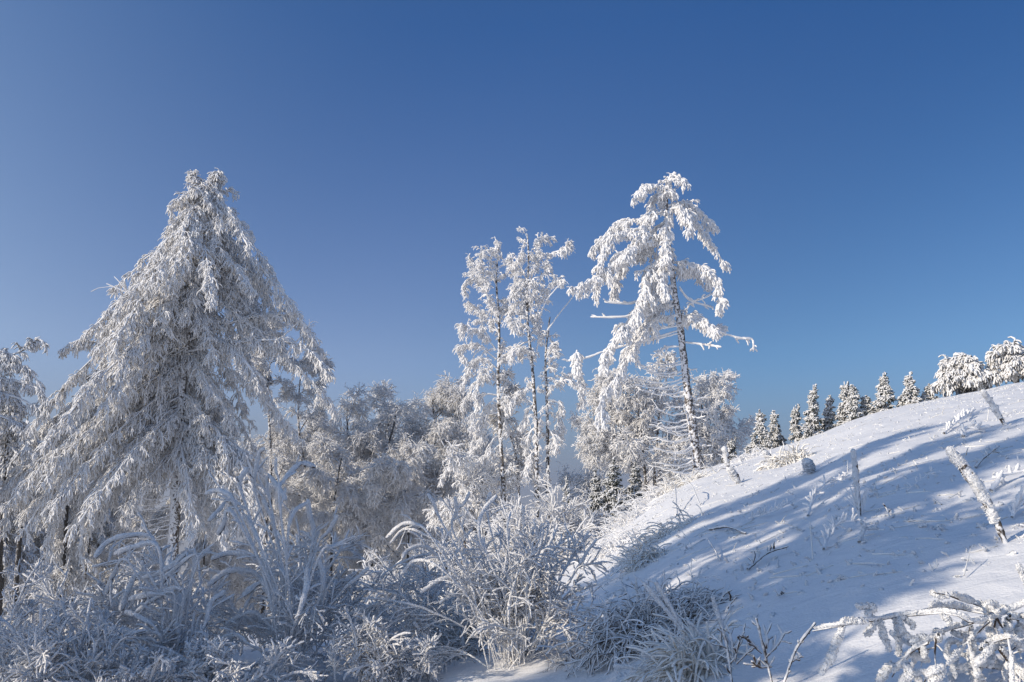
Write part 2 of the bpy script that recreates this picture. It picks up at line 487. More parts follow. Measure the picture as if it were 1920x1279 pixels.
# --- the broad spruce on the left
def big_spruce():
    rng = np.random.default_rng(11)
    Y0 = 40.0; k = Y0 / F
    line = [at(322, 1130, Y0), at(326, 1000, Y0), at(330, 900, Y0), at(345, 700, Y0), at(366, 500, Y0), at(380, 360, Y0)]
    base = line[0].copy(); base[2] = gz(base[0], base[1]) - .1
    line[0] = base
    root = thing("spruce_tree", base, "broad rime-laden spruce with drooping boughs, the widest tree, standing behind the bushes on the left", "tree")
    mb = MB(); T = trunk_mesh(mb, rng, line, .36, .07, 60)
    mb.build("trunk", M_bark_pale, root, base)
    zt = lambda py: at(350, py, Y0)[2]
    lp = np.array([(335, 18), (360, 34), (400, 58), (450, 84), (490, 118), (530, 158), (570, 172), (610, 184), (660, 200), (700, 212), (760, 240), (830, 285), (900, 318), (960, 312), (1010, 285), (1080, 225)], float)
    rp = np.array([(335, 34), (360, 50), (390, 72), (450, 90), (490, 122), (530, 158), (570, 176), (610, 192), (650, 220), (690, 242), (760, 262), (830, 250), (900, 230), (1000, 170), (1080, 120)], float)
    zl = np.array([zt(p) for p in lp[:, 0]]); zr = np.array([zt(p) for p in rp[:, 0]])
    N = 350
    py = 345 + (1010 - 345) * rng.uniform(0, 1, N) ** .8
    phi = rng.uniform(0, 2 * pi, N)
    phi[rng.uniform(size=N) < .25] += .0
    ztip = np.array([zt(p) for p in py])
    cx = np.cos(phi)
    rl = np.interp(-ztip, -zl, lp[:, 1]) * k * .94; rr_ = np.interp(-ztip, -zr, rp[:, 1]) * k
    wgt = .5 + .5 * cx
    r = (rl * (1 - wgt) + rr_ * wgt) * rng.uniform(.60, 1.12, N) * np.where(rng.uniform(size=N) < .32, .5, 1)
    # the lower right side is thin: the sky shows through
    keep = ~((py > 640) & (py < 900) & (cx > -.1) & (rng.uniform(size=N) < .72))
    keep &= ~((py > 800) & (np.abs(cx) < .5) & (np.sin(phi) < 0) & (rng.uniform(size=N) < .85))
    py, phi, ztip, cx, r = py[keep], phi[keep], ztip[keep], cx[keep], r[keep]
    z0 = np.minimum(ztip + r * rng.uniform(.75, 1.25, len(r)), zt(352))
    zs = T[:, 2]
    S = np.stack([np.interp(z0, zs, T[:, 0]), np.interp(z0, zs, T[:, 1]), z0], -1)
    tipx = np.interp(ztip, zs, T[:, 0]); tipy = np.interp(ztip, zs, T[:, 1])
    # silhouette offsets are measured from the photograph's trunk line
    E = np.stack([tipx + np.cos(phi) * r, tipy + np.sin(phi) * r * .85, ztip], -1)
    mid = S * .45 + E * .55 + np.stack([np.cos(phi) * r * .08, np.sin(phi) * r * .08, (z0 - ztip) * .14], -1)
    n = 14
    u = np.linspace(0, 1, n)[None, :, None]
    ax = (1 - u) ** 2 * S[:, None] + 2 * u * (1 - u) * mid[:, None] + u ** 2 * E[:, None]
    ax += np.cumsum(rng.standard_normal(ax.shape) * .06, axis=1) * np.linspace(0, 1, n)[None, :, None]
    small = r < 2.2
    crown = MB()
    drape(crown, rng, ax[small], .60, 11, rime=.031, hang=.8, core=(.075, .04), t0=.02)
    drape(crown, rng, ax[~small], 1.0, 10, rime=.031, hang=.9, core=(.045, .042), t0=.05)
    # the two blunt tops
    for (pts) in [[(383, 380), (372, 345), (362, 328), (356, 334)], [(392, 380), (404, 345), (410, 325), (418, 336)]]:
        a = smooth_line([at(p[0], p[1], Y0) for p in pts], 10)
        drape(crown, rng, a, .4, 30, rime=.04, hang=.9, core=(.09, .07))
    # boughs given by the photograph: far left ropes, upper-left spike, outliers
    given = [
        [(345, 700), (250, 720), (165, 820), (120, 905), (95, 1000), (85, 1060), (84, 1135)],
        [(335, 760), (230, 800), (165, 860), (158, 960), (150, 1040), (170, 1055)],
        [(335, 720), (220, 760), (110, 820), (45, 870), (15, 930), (6, 985)],
        [(340, 690), (230, 700), (120, 770), (40, 850)],
        [(345, 650), (280, 670), (215, 690), (160, 705), (130, 720), (115, 735)],
        [(350, 620), (250, 640), (185, 642), (140, 640), (118, 655)],
        [(335, 800), (430, 830), (470, 880), (460, 950), (440, 1000)],
        [(335, 780), (400, 800), (425, 860), (420, 960), (415, 1020)],
        [(350, 660), (460, 640), (540, 640), (590, 665), (612, 700)],
        [(350, 640), (450, 600), (530, 590), (570, 610), (580, 625)],
        [(350, 600), (430, 650), (470, 690), (485, 730)],
    ]
    for i, g in enumerate(given):
        off = [rng.uniform(-3.0, -.6), rng.uniform(-2.5, 1.0)][i % 2]
        pts = [at(p[0], p[1], Y0 + off * j / (len(g) - 1)) for j, p in enumerate(g)]
        drape(crown, rng, smooth_line(pts, 16), .6 if i in (4, 5) else .9, 11 if i not in (1,) else 5, rime=.036, hang=.9, core=(.08, .07 if i == 1 else .045), t0=.15)
    crown.build("crown", M_spruce, root, base)
    # dead lower branches by the trunk
    for i in range(26):
        p = 800 + 9.0 * i
        side = -1 if rng.uniform() < .7 else 1
        ln = rng.uniform(40, 95) * (1 if side < 0 else .8)
        tx = np.interp(p, [700, 900, 1000, 1130], [345, 330, 326, 322])
        s = at(tx, p, Y0); e = at(tx + side * ln, p + rng.uniform(-5, 22), Y0 + rng.uniform(-1.6, .3))
        dead_branch(root, base, rng, s, e, .024, .06, 6)
    # bare spikes above the crown's edge
    for (a, b) in [((350, 590), (200, 532)), ((540, 660), (586, 602)), ((520, 640), (566, 598))]:
        dead_branch(root, base, rng, at(a[0], a[1], Y0), at(b[0], b[1], Y0 - .5), .04, .02, 5)
big_spruce()

# --- a generic spruce (forest behind)
def spruce(name, label, seed, px, top, bot_w, Y0, mat, base_py=None, N=120, dens=9, live_from=.12, group=None, width=.8, rime=.045, lean=0.0, droop=.9, given=()):
    rng = np.random.default_rng(seed)
    k = Y0 / F
    tp = at(px + lean, top, Y0)
    b = at(px, 1000, Y0); b[2] = gz(b[0], b[1]) - .1
    if base_py is not None:
        b[2] = max(b[2], at(px, base_py, Y0)[2])
    root = thing(name, b, label, "tree", group)
    mb = MB(); line = [b, b * .5 + tp * .5 + np.array([.1, 0, 0]), tp]
    T = trunk_mesh(mb, rng, line, .012 * (tp[2] - b[2]) + .06, .04, 40, 8)
    mb.build("trunk", M_bark_dark, root, b)
    H = tp[2] - b[2]
    f = live_from + (1 - live_from) * rng.uniform(0, 1, N) ** 1.15      # height fraction of the tips
    f = np.clip(f, 0, .97)
    phi = rng.uniform(0, 2 * pi, N)
    r = (bot_w * k) * ((1 - f) ** .8) * rng.uniform(.65, 1.1, N) + .15
    ztip = b[2] + f * H
    z0 = np.minimum(ztip + r * rng.uniform(.5, droop, N), tp[2] - .1)
    S = np.stack([np.interp(z0, T[:, 2], T[:, 0]), np.interp(z0, T[:, 2], T[:, 1]), z0], -1)
    E = np.stack([np.interp(ztip, T[:, 2], T[:, 0]) + np.cos(phi) * r, np.interp(ztip, T[:, 2], T[:, 1]) + np.sin(phi) * r, ztip], -1)
    mid = (S + E) / 2 + np.stack([0 * r, 0 * r, (z0 - ztip) * .2], -1)
    u = np.linspace(0, 1, 10)[None, :, None]
    ax = (1 - u) ** 2 * S[:, None] + 2 * u * (1 - u) * mid[:, None] + u ** 2 * E[:, None]
    crown = MB(); drape(crown, rng, ax, width, dens, rime=rime, hang=.8, core=(.07, .04), t0=.12)
    for pts in given:
        drape(crown, rng, smooth_line([at(x, y, Y0 + .5) for x, y in pts], 14), .6, 11, rime=.036, hang=.8, core=(.06, .05), t0=.05)
    crown.build("crown", mat, root, b)
    return root

# --- the ragged leaning spruce on the crest
def ragged_spruce():
    rng = np.random.default_rng(5)
    Y0 = 34.0
    def q(x, y, dy=0.0):
        return at(1040 + x / 2.062, 300 + y / 2.062, Y0 + dy)
    base = q(560, 1215); g = gz(base[0], base[1]); base[2] = min(base[2], g) - .15
    root = thing("ragged_spruce", base, "tall one-sided spruce with ragged snowy boughs and a bare trunk, alone on the crest", "tree")
    mb = MB()
    line = [base, q(540, 1100), q(520, 950), q(500, 780), q(485, 640), q(465, 520), q(450, 400), q(440, 300), q(432, 200), q(435, 120), q(448, 62)]
    trunk_mesh(mb, rng, line, .23, .06, 70, 12, .08)
    mb.build("trunk", M_bark, root, base)
    # live boughs: points on the photograph, a depth for the tip, spread and density
    B = [
        ([(432, 160), (435, 100), (448, 58), (468, 66), (482, 84)], -.2, .42, 60, .080),
        ([(436, 120), (380, 102), (340, 130), (312, 180)], -.8, .42, 52, .075),
        ([(432, 175), (400, 150), (385, 180), (395, 215)], .6, .40, 48, .075),
        ([(432, 215), (375, 205), (345, 260), (320, 330), (280, 385)], -1.2, .55, 46, .080),
        ([(432, 240), (390, 260), (340, 330), (300, 360)], .8, .45, 40, .078),
        ([(355, 228), (290, 240), (222, 268), (175, 318), (155, 362)], 1.2, .46, 46, .075),
        ([(330, 268), (270, 280), (215, 310), (190, 370), (182, 415)], -1.4, .50, 48, .075),
        ([(440, 300), (340, 300), (270, 350), (200, 415), (120, 462), (48, 492)], -1.8, .62, 46, .078),
        ([(400, 330), (300, 370), (245, 440), (232, 540)], 1.5, .55, 48, .078),
        ([(300, 360), (220, 420), (170, 470), (162, 530)], .2, .50, 46, .075),
        ([(445, 330), (390, 400), (350, 450), (330, 550), (280, 650), (242, 700)], -1.6, .62, 50, .080),
        ([(450, 400), (400, 440), (370, 500), (345, 560), (300, 600)], 1.2, .55, 44, .080),
        ([(462, 480), (400, 520), (340, 570), (270, 670), (222, 760), (205, 830)], -1.3, .62, 48, .080),
        ([(470, 540), (400, 580), (330, 650), (300, 720), (270, 760)], .9, .60, 42, .078),
        ([(478, 600), (390, 620), (300, 720), (230, 820), (170, 900), (165, 985)], -1.8, .60, 40, .080),
        ([(436, 178), (500, 165), (558, 188), (602, 245)], .8, .46, 52, .075),
        ([(440, 190), (490, 185), (512, 230), (530, 275)], -1.0, .46, 52, .075),
        ([(500, 185), (560, 260), (600, 315), (645, 385)], .3, .34, 46, .070),
        ([(445, 210), (430, 260), (425, 320), (420, 380)], -1.2, .48, 52, .080),
        ([(455, 395), (520, 400), (585, 420), (628, 465), (640, 565)], -.9, .48, 46, .078),
        ([(455, 410), (500, 430), (560, 440), (600, 470), (610, 500)], 1.0, .40, 40, .070),
        ([(482, 610), (540, 598), (600, 628), (652, 648)], .6, .42, 52, .075),
        ([(484, 620), (540, 620), (580, 650), (610, 690)], -1.2, .42, 48, .075),
        ([(445, 330), (430, 400), (420, 460), (430, 520)], -1.3, .46, 50, .080),
    ]
    for pts, dep, wd, dn, rm in B:
        a = smooth_line([q(x, y, dep * j / (len(pts) - 1)) for j, (x, y) in enumerate(pts)], 18)
        a += np.cumsum(rng.standard_normal(a.shape) * .035, axis=0) * np.linspace(0, 1, 18)[:, None]
        m = MB(); drape(m, rng, a, wd * 1.05, dn * .42, rime=rm * .50, hang=.9, core=(.06, .05), t0=.0, lump=.32, tassel=.24, clump=.6, nt=(9, 14))
        m.build("bough", M_birch, root, base)
    # bare limbs with knobs of rime
    D = [((450, 500), (300, 552), (195, 548)), ((470, 560), (270, 605), (142, 606)), ((478, 660), (340, 700), (200, 735)),
         ((200, 735), (120, 765), (48, 776)), ((482, 490), (520, 540), (612, 570)), ((484, 500), (540, 545), (640, 500)),
         ((620, 655), (700, 685), (762, 690)), ((762, 690), (768, 705), (768, 738)), ((500, 705), (570, 712), (642, 722)),
         ((492, 720), (430, 725), (395, 750)), ((478, 640), (420, 650), (380, 660)), ((480, 670), (400, 690), (330, 705)),
         ((470, 560), (400, 590), (350, 600))]
    for a, b, c in D:
        ax = smooth_line([q(*a), q(*b), q(*c, rng.uniform(-.6, .6))], 14)
        m = MB(); tubes(m, ax[None], closed(.045 * prof(14, .8, 1.2, .7))[None], 6, .25, rng)
        C, *_ = grow(rng, ax[None], 5, .3, 1, .28, (30, 70), n=4, grav=.25, wig=.2)
        tubes(m, C, .035 * np.tile(prof(4, 1, 1, .4), (len(C), 1)), 4, .25, rng)
        m.build("dead_branch", M_rime, root, base)
    m = MB(); a = smooth_line([q(86, 735), q(84, 770), q(86, 815)], 8)
    drape(m, rng, a, .16, 70, rime=.06, hang=1, core=(.05, .09)); m.build("rime_lump", M_birch, root, base)
    for i in range(34):
        y = 775 + 13.2 * i
        x = np.interp(y, [780, 950, 1100, 1200], [500, 520, 540, 556])
        side = -1 if rng.uniform() < .74 else 1
        ln = rng.uniform(90, 200) if side < 0 else rng.uniform(25, 80)
        dead_branch(root, base, rng, q(x, y), q(x + side * ln, y + rng.uniform(-12, 14), rng.uniform(-1.2, .4)), .036, .10, 3)
ragged_spruce()

# ------------------------------------------------------------------ broad-leaved trees
def broadleaf(name, label, seed, trunks, Y0, limb_len, mat, bark=None, r0=.14, limbs=(7, 9), limb_ang=(25, 60), limb_grav=-.02, t0=.35,
              second=12, sec_len=.42, sec_grav=.12, twigs=16, twig_len=.55, twig_grav=.22, rime=.026, group=None, flat=.0, low=1.15, cat="tree", bias=None, top=.6):
    rng = np.random.default_rng(seed)
    b = at(trunks[0][0][0], trunks[0][0][1], Y0); b[2] = gz(b[0], b[1]) - .15
    root = thing(name, b, label, cat, group)
    crown = MB()
    for ti, tr in enumerate(trunks):
        pts = [at(x, y, Y0 + .25 * ti) for x, y in tr]
        if ti == 0 or tr[0][1] > 880:
            pts[0][2] = min(pts[0][2], gz(pts[0][0], pts[0][1])) - .1
        mb = MB(); T = trunk_mesh(mb, rng, pts, r0, r0 * .22, 40, 9, .07)
        mb.build("trunk", bark or M_bark, root, b)
        nl = int(rng.integers(limbs[0], limbs[1] + 1))
        L1, i1, t1, l1 = grow(rng, T[None], nl, t0, 1.0, lambda i, t: limb_len * (low - (low - top) * t), limb_ang, n=14, grav=limb_grav, wig=.10, bias=bias)
        for j in range(len(L1)):
            m = MB(); R = (r0 * .42 * (1 - .5 * t1[j])) * (1 - .8 * np.linspace(0, 1, 14))
            tubes(m, L1[j][None], np.maximum(R, .016)[None], 6, .12, rng)
            m.build("limb", M_bark, root, b)
        allp = np.concatenate([L1, resample(T[int(len(T) * t0):], 14)[None]])
        lens = np.concatenate([l1, [limb_len]])
        L2, i2, t2, l2 = grow(rng, allp, second, .22, 1.0, lambda i, t: lens[i] * sec_len * (1.1 - .5 * t), (25, 65), n=9, grav=sec_grav, wig=.14)
        tubes(crown, L2, rime * 1.15 * np.tile(prof(9, 1.1, .85, .5), (len(L2), 1)), 4, .2, rng)
        L3, i3, t3, l3 = grow(rng, L2, twigs, .12, 1.0, twig_len, (20, 65), n=5, grav=twig_grav, wig=.18)
        tubes(crown, L3, rime * rng.uniform(.65, 1.2, (len(L3), 1)) * prof(5, .85, 1.0, .45), 3, .25, rng)
        L4, *_ = grow(rng, L3, 2, .25, 1.0, twig_len * .45, (25, 65), n=4, grav=twig_grav * 1.2, wig=.15)
        tubes(crown, L4, rime * .8 * rng.uniform(.65, 1.2, (len(L4), 1)) * prof(4, .9, 1.0, .45), 3, .25, rng)
    crown.build("crown", mat, root, b)
    return root

# the tall slender pair in the middle
def birch(label, seed, Y0, trunks, limbs):
    rng = np.random.default_rng(seed)
    q = lambda x, y, dy=0.0: at(820 + x / 2.37, 420 + y / 2.37, Y0 + dy)
    b = q(*trunks[0][0]); b[2] = min(b[2], gz(b[0], b[1])) - .1
    root = thing("birch_tree", b, label, "tree")
    crown = MB()
    for ti, tr in enumerate(trunks):
        pts = [q(x, y, .3 * ti) for x, y in tr]
        foot = pts[0].copy(); foot[2] = gz(foot[0], foot[1]) - .1
        mb = MB(); T = trunk_mesh(mb, rng, [foot] + pts, .15, .035, 50, 9, .08)
        mb.build("trunk", M_birch_bark, root, b)
        C, *_ = grow(rng, T[None], 46, .12, 1.0, .75, (15, 55), n=8, grav=.05, wig=.12, bias=(0, .6, 0))
        drape(crown, rng, C, .20, 13, rime=.022, hang=.8, core=(.016, .028), t0=.2, lump=.3, tassel=.16, clump=.4, nt=(3, 6))
    for ln in limbs:
        thin = ln[0] == "bare"; pts = ln[1:] if thin else ln
        dep = rng.uniform(-.9, .9)
        a_ = smooth_line([q(x, y, .15 + dep * j / (len(pts) - 1)) for j, (x, y) in enumerate(pts)], 16)
        a_ += np.cumsum(rng.standard_normal(a_.shape) * .015, axis=0) * np.linspace(0, 1, 16)[:, None]
        m = MB(); tubes(m, a_[None], (.040 * (1 - .45 * np.linspace(0, 1, 16)))[None], 6, .2, rng); m.build("limb", M_birch, root, b)
        if not thin:
            drape(crown, rng, a_, .52, 21, rime=.026, hang=.75, core=(.03, .035), t0=.18, lump=.32, tassel=.19, clump=.55, nt=(6, 10))
    crown.build("crown", M_birch, root, b)
birch("tall slender birch with one dark trunk and narrow crown, left of the twin-stemmed one", 21, 38,
      [[(295, 1230), (280, 950), (270, 700), (275, 500), (270, 380), (262, 250), (270, 120), (275, 82)]],
      [[(268, 420), (230, 340), (200, 200), (200, 108)], [(225, 330), (180, 230), (145, 158)], [(205, 260), (160, 240), (125, 270), (125, 318)], [(268, 300), (240, 170), (270, 95)], [(270, 480), (240, 420), (240, 350)],
       [(272, 450), (300, 380), (302, 335)], [(238, 520), (195, 440), (190, 390), (135, 360)], [(262, 560), (190, 470), (140, 470), (110, 432), (98, 490)], [(262, 600), (180, 540), (130, 540), (100, 545), (130, 600)],
       [(264, 640), (200, 600), (150, 640), (120, 720)], [(266, 700), (200, 680), (150, 740), (122, 800)], [(268, 760), (210, 760), (170, 830), (150, 900)], [(272, 840), (220, 850), (180, 920), (165, 1000)],
       [(276, 900), (210, 950), (150, 1020), (60, 1080), (20, 1150)], [(279, 980), (220, 1030), (130, 1090), (100, 1180)], [(270, 650), (300, 590), (325, 565)], [(271, 720), (305, 660), (325, 655)], [(275, 820), (305, 780), (315, 830)],
       [(266, 680), (225, 640), (190, 700), (170, 760)], [(270, 800), (235, 790), (205, 860), (190, 960)], [(277, 940), (245, 960), (225, 1040), (200, 1130)], [(278, 880), (300, 860), (315, 930)]])
birch("tall birch with two dark stems side by side, right of the slender one", 22, 37.4,
      [[(440, 1190), (440, 950), (430, 750), (420, 620), (402, 450), (400, 300), (405, 150), (400, 50)], [(490, 1200), (490, 950), (485, 750), (480, 600), (495, 450), (500, 415)]],
      [[(400, 330), (350, 230), (330, 138)], [(402, 350), (345, 270), (325, 325)], [(402, 260), (370, 180), (380, 108)], [(408, 270), (440, 160), (440, 90), (470, 62), (515, 58)], [(415, 330), (470, 220), (500, 130), (560, 110), (592, 80)],
       [(435, 430), (480, 300), (520, 250), (555, 252)], ["bare", (455, 410), (490, 330), (560, 255)], ["bare", (485, 480), (540, 400), (612, 308)], [(402, 350), (350, 350), (330, 400), (340, 450)], [(405, 430), (375, 380), (398, 330)],
       [(410, 480), (360, 430), (345, 472)], [(412, 520), (370, 540), (370, 600)], [(440, 570), (452, 480), (442, 415)], [(482, 600), (520, 530), (532, 582)], [(484, 650), (505, 630), (525, 618)], [(425, 640), (390, 560), (345, 560), (322, 590)],
       [(488, 760), (540, 700), (600, 655), (640, 690), (628, 780)], [(560, 690), (600, 700), (640, 740)], [(488, 780), (545, 800), (542, 880), (550, 965)], [(430, 720), (390, 740), (355, 760), (325, 830)], [(432, 800), (400, 830), (380, 900)],
       [(440, 900), (410, 930), (400, 1010)], [(490, 900), (520, 950), (530, 1010)], [(486, 850), (460, 860), (448, 950)], [(440, 1000), (405, 1040), (390, 1120)], [(410, 420), (425, 330), (420, 250)], [(404, 300), (385, 250), (350, 300)]])
broadleaf("young_birch", "thin leaning young birch standing between the two tall birches", 23,
          [[(978, 1010), (972, 900), (958, 820), (945, 760), (950, 700)]], 39, 1.5, M_beech, r0=.10, limbs=(8, 9), t0=.4, second=8, twigs=10, rime=.03)

# low domed trees left of the birches
broadleaf("beech_tree", "domed beech with forked dark trunk and icicle-like roots of rime, right of the broad spruce", 31,
          [[(690, 1080), (683, 980), (668, 900), (655, 840), (650, 780)], [(694, 1080), (700, 960), (712, 880), (735, 810), (745, 760)]],
          58, 5.4, M_beech, bark=M_bark_dark, r0=.24, limbs=(13, 14), limb_ang=(30, 80), limb_grav=.03, second=14, twigs=16, twig_len=.75, rime=.030)
broadleaf("beech_tree", "rounded frosted beech between the forked beech and the slender birch", 32,
          [[(820, 1080), (818, 960), (812, 880), (815, 800), (810, 750)], [(822, 960), (850, 880), (858, 800), (862, 760)]],
          60, 5.0, M_beech, bark=M_bark_dark, r0=.22, limbs=(14, 15), limb_ang=(30, 80), limb_grav=.03, second=14, twigs=16, twig_len=.7, rime=.030)
broadleaf("weeping_beech", "low weeping beech drooping white below the slender birch", 33,
          [[(880, 1060), (870, 980), (866, 920), (872, 880)]], 37, 2.2, M_birch, r0=.10, limbs=(11, 12), limb_ang=(40, 85), limb_grav=.06, t0=.4, second=12, sec_grav=.2, twigs=15, twig_len=.45, twig_grav=.3, rime=.029)
broadleaf("broken_tree", "pale broken-topped tree with a forked trunk growing against the right side of the broad spruce", 34,
          [[(515, 1080), (508, 900), (503, 760), (505, 690), (515, 650)], [(508, 720), (496, 680), (490, 650)]],
          54, 3.7, M_beech, bark=M_bark, r0=.2, limbs=(8, 9), limb_ang=(25, 60), limb_grav=0, t0=.55, second=12, twigs=14, twig_len=.5, rime=.032)
broadleaf("beech_tree", "frosted tree with hanging tufted branches, between the broken-topped tree and the forked beech", 35,
          [[(585, 1080), (575, 940), (560, 800), (562, 720), (570, 680)]], 56, 3.8, M_beech, r0=.2, limbs=(13, 14), limb_ang=(25, 65), limb_grav=.02, t0=.35, second=13, twigs=15, twig_len=.5, twig_grav=.3, rime=.029)
broadleaf("low_beech", "low spreading beech with white drooping twigs, left of the forked beech's trunk", 38,
          [[(625, 1120), (622, 1010), (628, 930), (640, 860)]], 50, 4.2, M_beech, bark=M_bark_dark, r0=.16, limbs=(15, 16), limb_ang=(40, 90), limb_grav=.05, t0=.3, second=13, sec_grav=.2, twigs=20, twig_len=.6, twig_grav=.3, rime=.030)
broadleaf("low_beech", "low spreading beech with white drooping twigs, right of the forked beech's trunk", 39,
          [[(768, 1120), (765, 1010), (760, 930), (756, 860)]], 50, 4.0, M_beech, bark=M_bark_dark, r0=.16, limbs=(15, 16), limb_ang=(40, 90), limb_grav=.05, t0=.3, second=13, sec_grav=.2, twigs=20, twig_len=.6, twig_grav=.3, rime=.030)
broadleaf("low_beech", "low frosted beech under the broken-topped tree, behind the tall curving canes", 40,
          [[(500, 1120), (498, 1010), (505, 930), (500, 880)]], 50, 4.0, M_beech, bark=M_bark_dark, r0=.16, limbs=(14, 15), limb_ang=(40, 90), limb_grav=.05, t0=.3, second=13, sec_grav=.2, twigs=20, twig_len=.6, twig_grav=.3, rime=.030)
broadleaf("low_beech", "low frosted beech below the broad spruce's outer left boughs, beside the dark stems", 51,
          [[(165, 1180), (160, 1100), (165, 1040), (170, 1000)]], 44, 3.2, M_beech, bark=M_bark_dark, r0=.14, limbs=(14, 15), limb_ang=(40, 90), limb_grav=.06, t0=.25, second=13, sec_grav=.2, twigs=20, twig_len=.55, twig_grav=.3, rime=.029)
broadleaf("low_beech", "low frosted beech showing between the broad spruce's trunk and the tall curving canes", 52,
          [[(385, 1130), (382, 1060), (380, 1000), (376, 950)]], 47, 3.4, M_beech, bark=M_bark_dark, r0=.14, limbs=(14, 15), limb_ang=(40, 90), limb_grav=.05, t0=.2, second=13, sec_grav=.2, twigs=18, twig_len=.55, twig_grav=.3, rime=.029)
broadleaf("low_beech", "low frosted beech at the broad spruce's foot, left of its trunk", 53,
          [[(270, 1140), (268, 1070), (272, 1010), (268, 970)]], 46, 3.4, M_beech, bark=M_bark_dark, r0=.14, limbs=(14, 15), limb_ang=(40, 90), limb_grav=.05, t0=.2, second=13, sec_grav=.2, twigs=18, twig_len=.55, twig_grav=.3, rime=.029)
# behind the ragged spruce
broadleaf("beech_tree", "frosted beech with several dark stems behind the ragged spruce, on its left", 36,
          [[(1215, 1000), (1210, 900), (1200, 800), (1190, 720)], [(1225, 1000), (1228, 880), (1235, 790), (1240, 720)], [(1205, 1000), (1185, 880), (1160, 800), (1140, 760)]],
          46, 3.7, M_birch, bark=M_bark_dark, r0=.12, limbs=(8, 9), limb_ang=(25, 65), limb_grav=0, t0=.3, second=12, twigs=15, twig_len=.45, rime=.032)
broadleaf("beech_tree", "loose frosted beech crown behind the ragged spruce, on its right", 37,
          [[(1318, 960), (1312, 880), (1318, 800), (1312, 720)], [(1325, 960), (1345, 860), (1352, 800), (1345, 740)]],
          47, 3.2, M_birch, bark=M_bark_dark, r0=.11, limbs=(8, 9), limb_ang=(25, 70), limb_grav=.02, t0=.3, second=12, twigs=14, twig_len=.42, rime=.030)

for i_, (px_, top_, yy_) in enumerate([(560, 770, 70), (640, 745, 72), (725, 740, 74), (800, 735, 71), (868, 745, 73), (250, 900, 66), (1160, 790, 62), (1270, 800, 64), (930, 800, 72)]):
    broadleaf("far_beech", ["hazy frosted beech behind the broken-topped tree", "hazy frosted beech behind the left half of the forked beech", "hazy frosted beech behind the right half of the forked beech", "hazy frosted beech behind the rounded beech",
               "hazy frosted beech just left of the slender birch, farther back", "hazy frosted beech behind the broad spruce's left lower boughs",
               "hazy frosted beech left behind the ragged spruce", "hazy frosted beech right behind the ragged spruce's bare trunk", "hazy frosted beech seen between the two tall birches"][i_], 400 + i_,
              [[(px_, 1120), (px_ + 3, 1000), (px_ - 4, (top_ + 1000) // 2), (px_, top_ + 45)]], yy_, 5.6, M_beech, bark=M_bark_dark, r0=.2, limbs=(13, 14), limb_ang=(30, 80), limb_grav=.02, t0=.25,
              second=12, twigs=16, twig_len=.8, rime=.034)
# the forest behind
fg = "frosted forest trees behind"
spruce("dark_spruce", "dark frosted spruce cut by the photo's left edge, with boughs reaching out over the sky", 41, -70, 540, 150, 37, M_spruce_dark, N=60, dens=8, live_from=.45, width=1.1,
       given=[[(-60, 640), (0, 668), (45, 655), (72, 634), (88, 650)], [(-60, 690), (20, 682), (60, 700), (92, 760)], [(-60, 720), (30, 745), (60, 760), (88, 775)], [(-60, 700), (10, 710), (50, 720), (70, 728)], [(-60, 740), (-10, 775), (40, 800), (52, 850)], [(-60, 650), (10, 660), (40, 690), (62, 730)]])
spruce("dark_spruce", "dark bare-stemmed spruce at the far left edge, under the broad spruce's outermost bough", 42, 25, 820, 130, 60, M_spruce_dark, N=110, dens=12, live_from=.45)
spruce("dark_spruce", "dim spruce just left of the long hanging rope of rime, behind the broad spruce", 43, 100, 800, 140, 64, M_spruce_dark, N=110, dens=12, live_from=.3)
spruce("bare_spruce", "dark straight spruce stem nearest the photo's left edge, bare below its crown", 54, 20, 700, 110, 42, M_spruce_dark, N=60, dens=7, live_from=.62)
spruce("bare_spruce", "thin dark spruce stem second from the left edge, bare below its crown", 55, 52, 780, 80, 45, M_spruce_dark, N=50, dens=7, live_from=.66)
spruce("bare_spruce", "dark spruce stem behind the tip of the long hanging rope of rime", 56, 134, 800, 90, 43, M_spruce_dark, N=50, dens=7, live_from=.66)
spruce("dark_spruce", "shaded spruce hidden behind the broad spruce's left boughs", 44, 200, 760, 150, 66, M_spruce_dark, N=120, dens=12, live_from=.2)
spruce("dark_spruce", "shaded spruce behind the broad spruce's trunk", 45, 400, 830, 140, 72, M_spruce_dark, N=120, dens=7)
spruce("dark_spruce", "shaded spruce behind the broken-topped tree", 46, 530, 860, 130, 72, M_spruce_dark, N=120, dens=7)
spruce("dark_spruce", "shaded spruce in the gap behind the forked beech", 47, 650, 860, 140, 74, M_spruce_dark, N=120, dens=7)
spruce("dark_spruce", "shaded spruce behind the rounded beech", 48, 770, 870, 130, 74, M_spruce_dark, N=120, dens=7)
spruce("dark_spruce", "shaded spruce behind the weeping beech", 49, 890, 880, 120, 72, M_spruce_dark, N=100, dens=7)

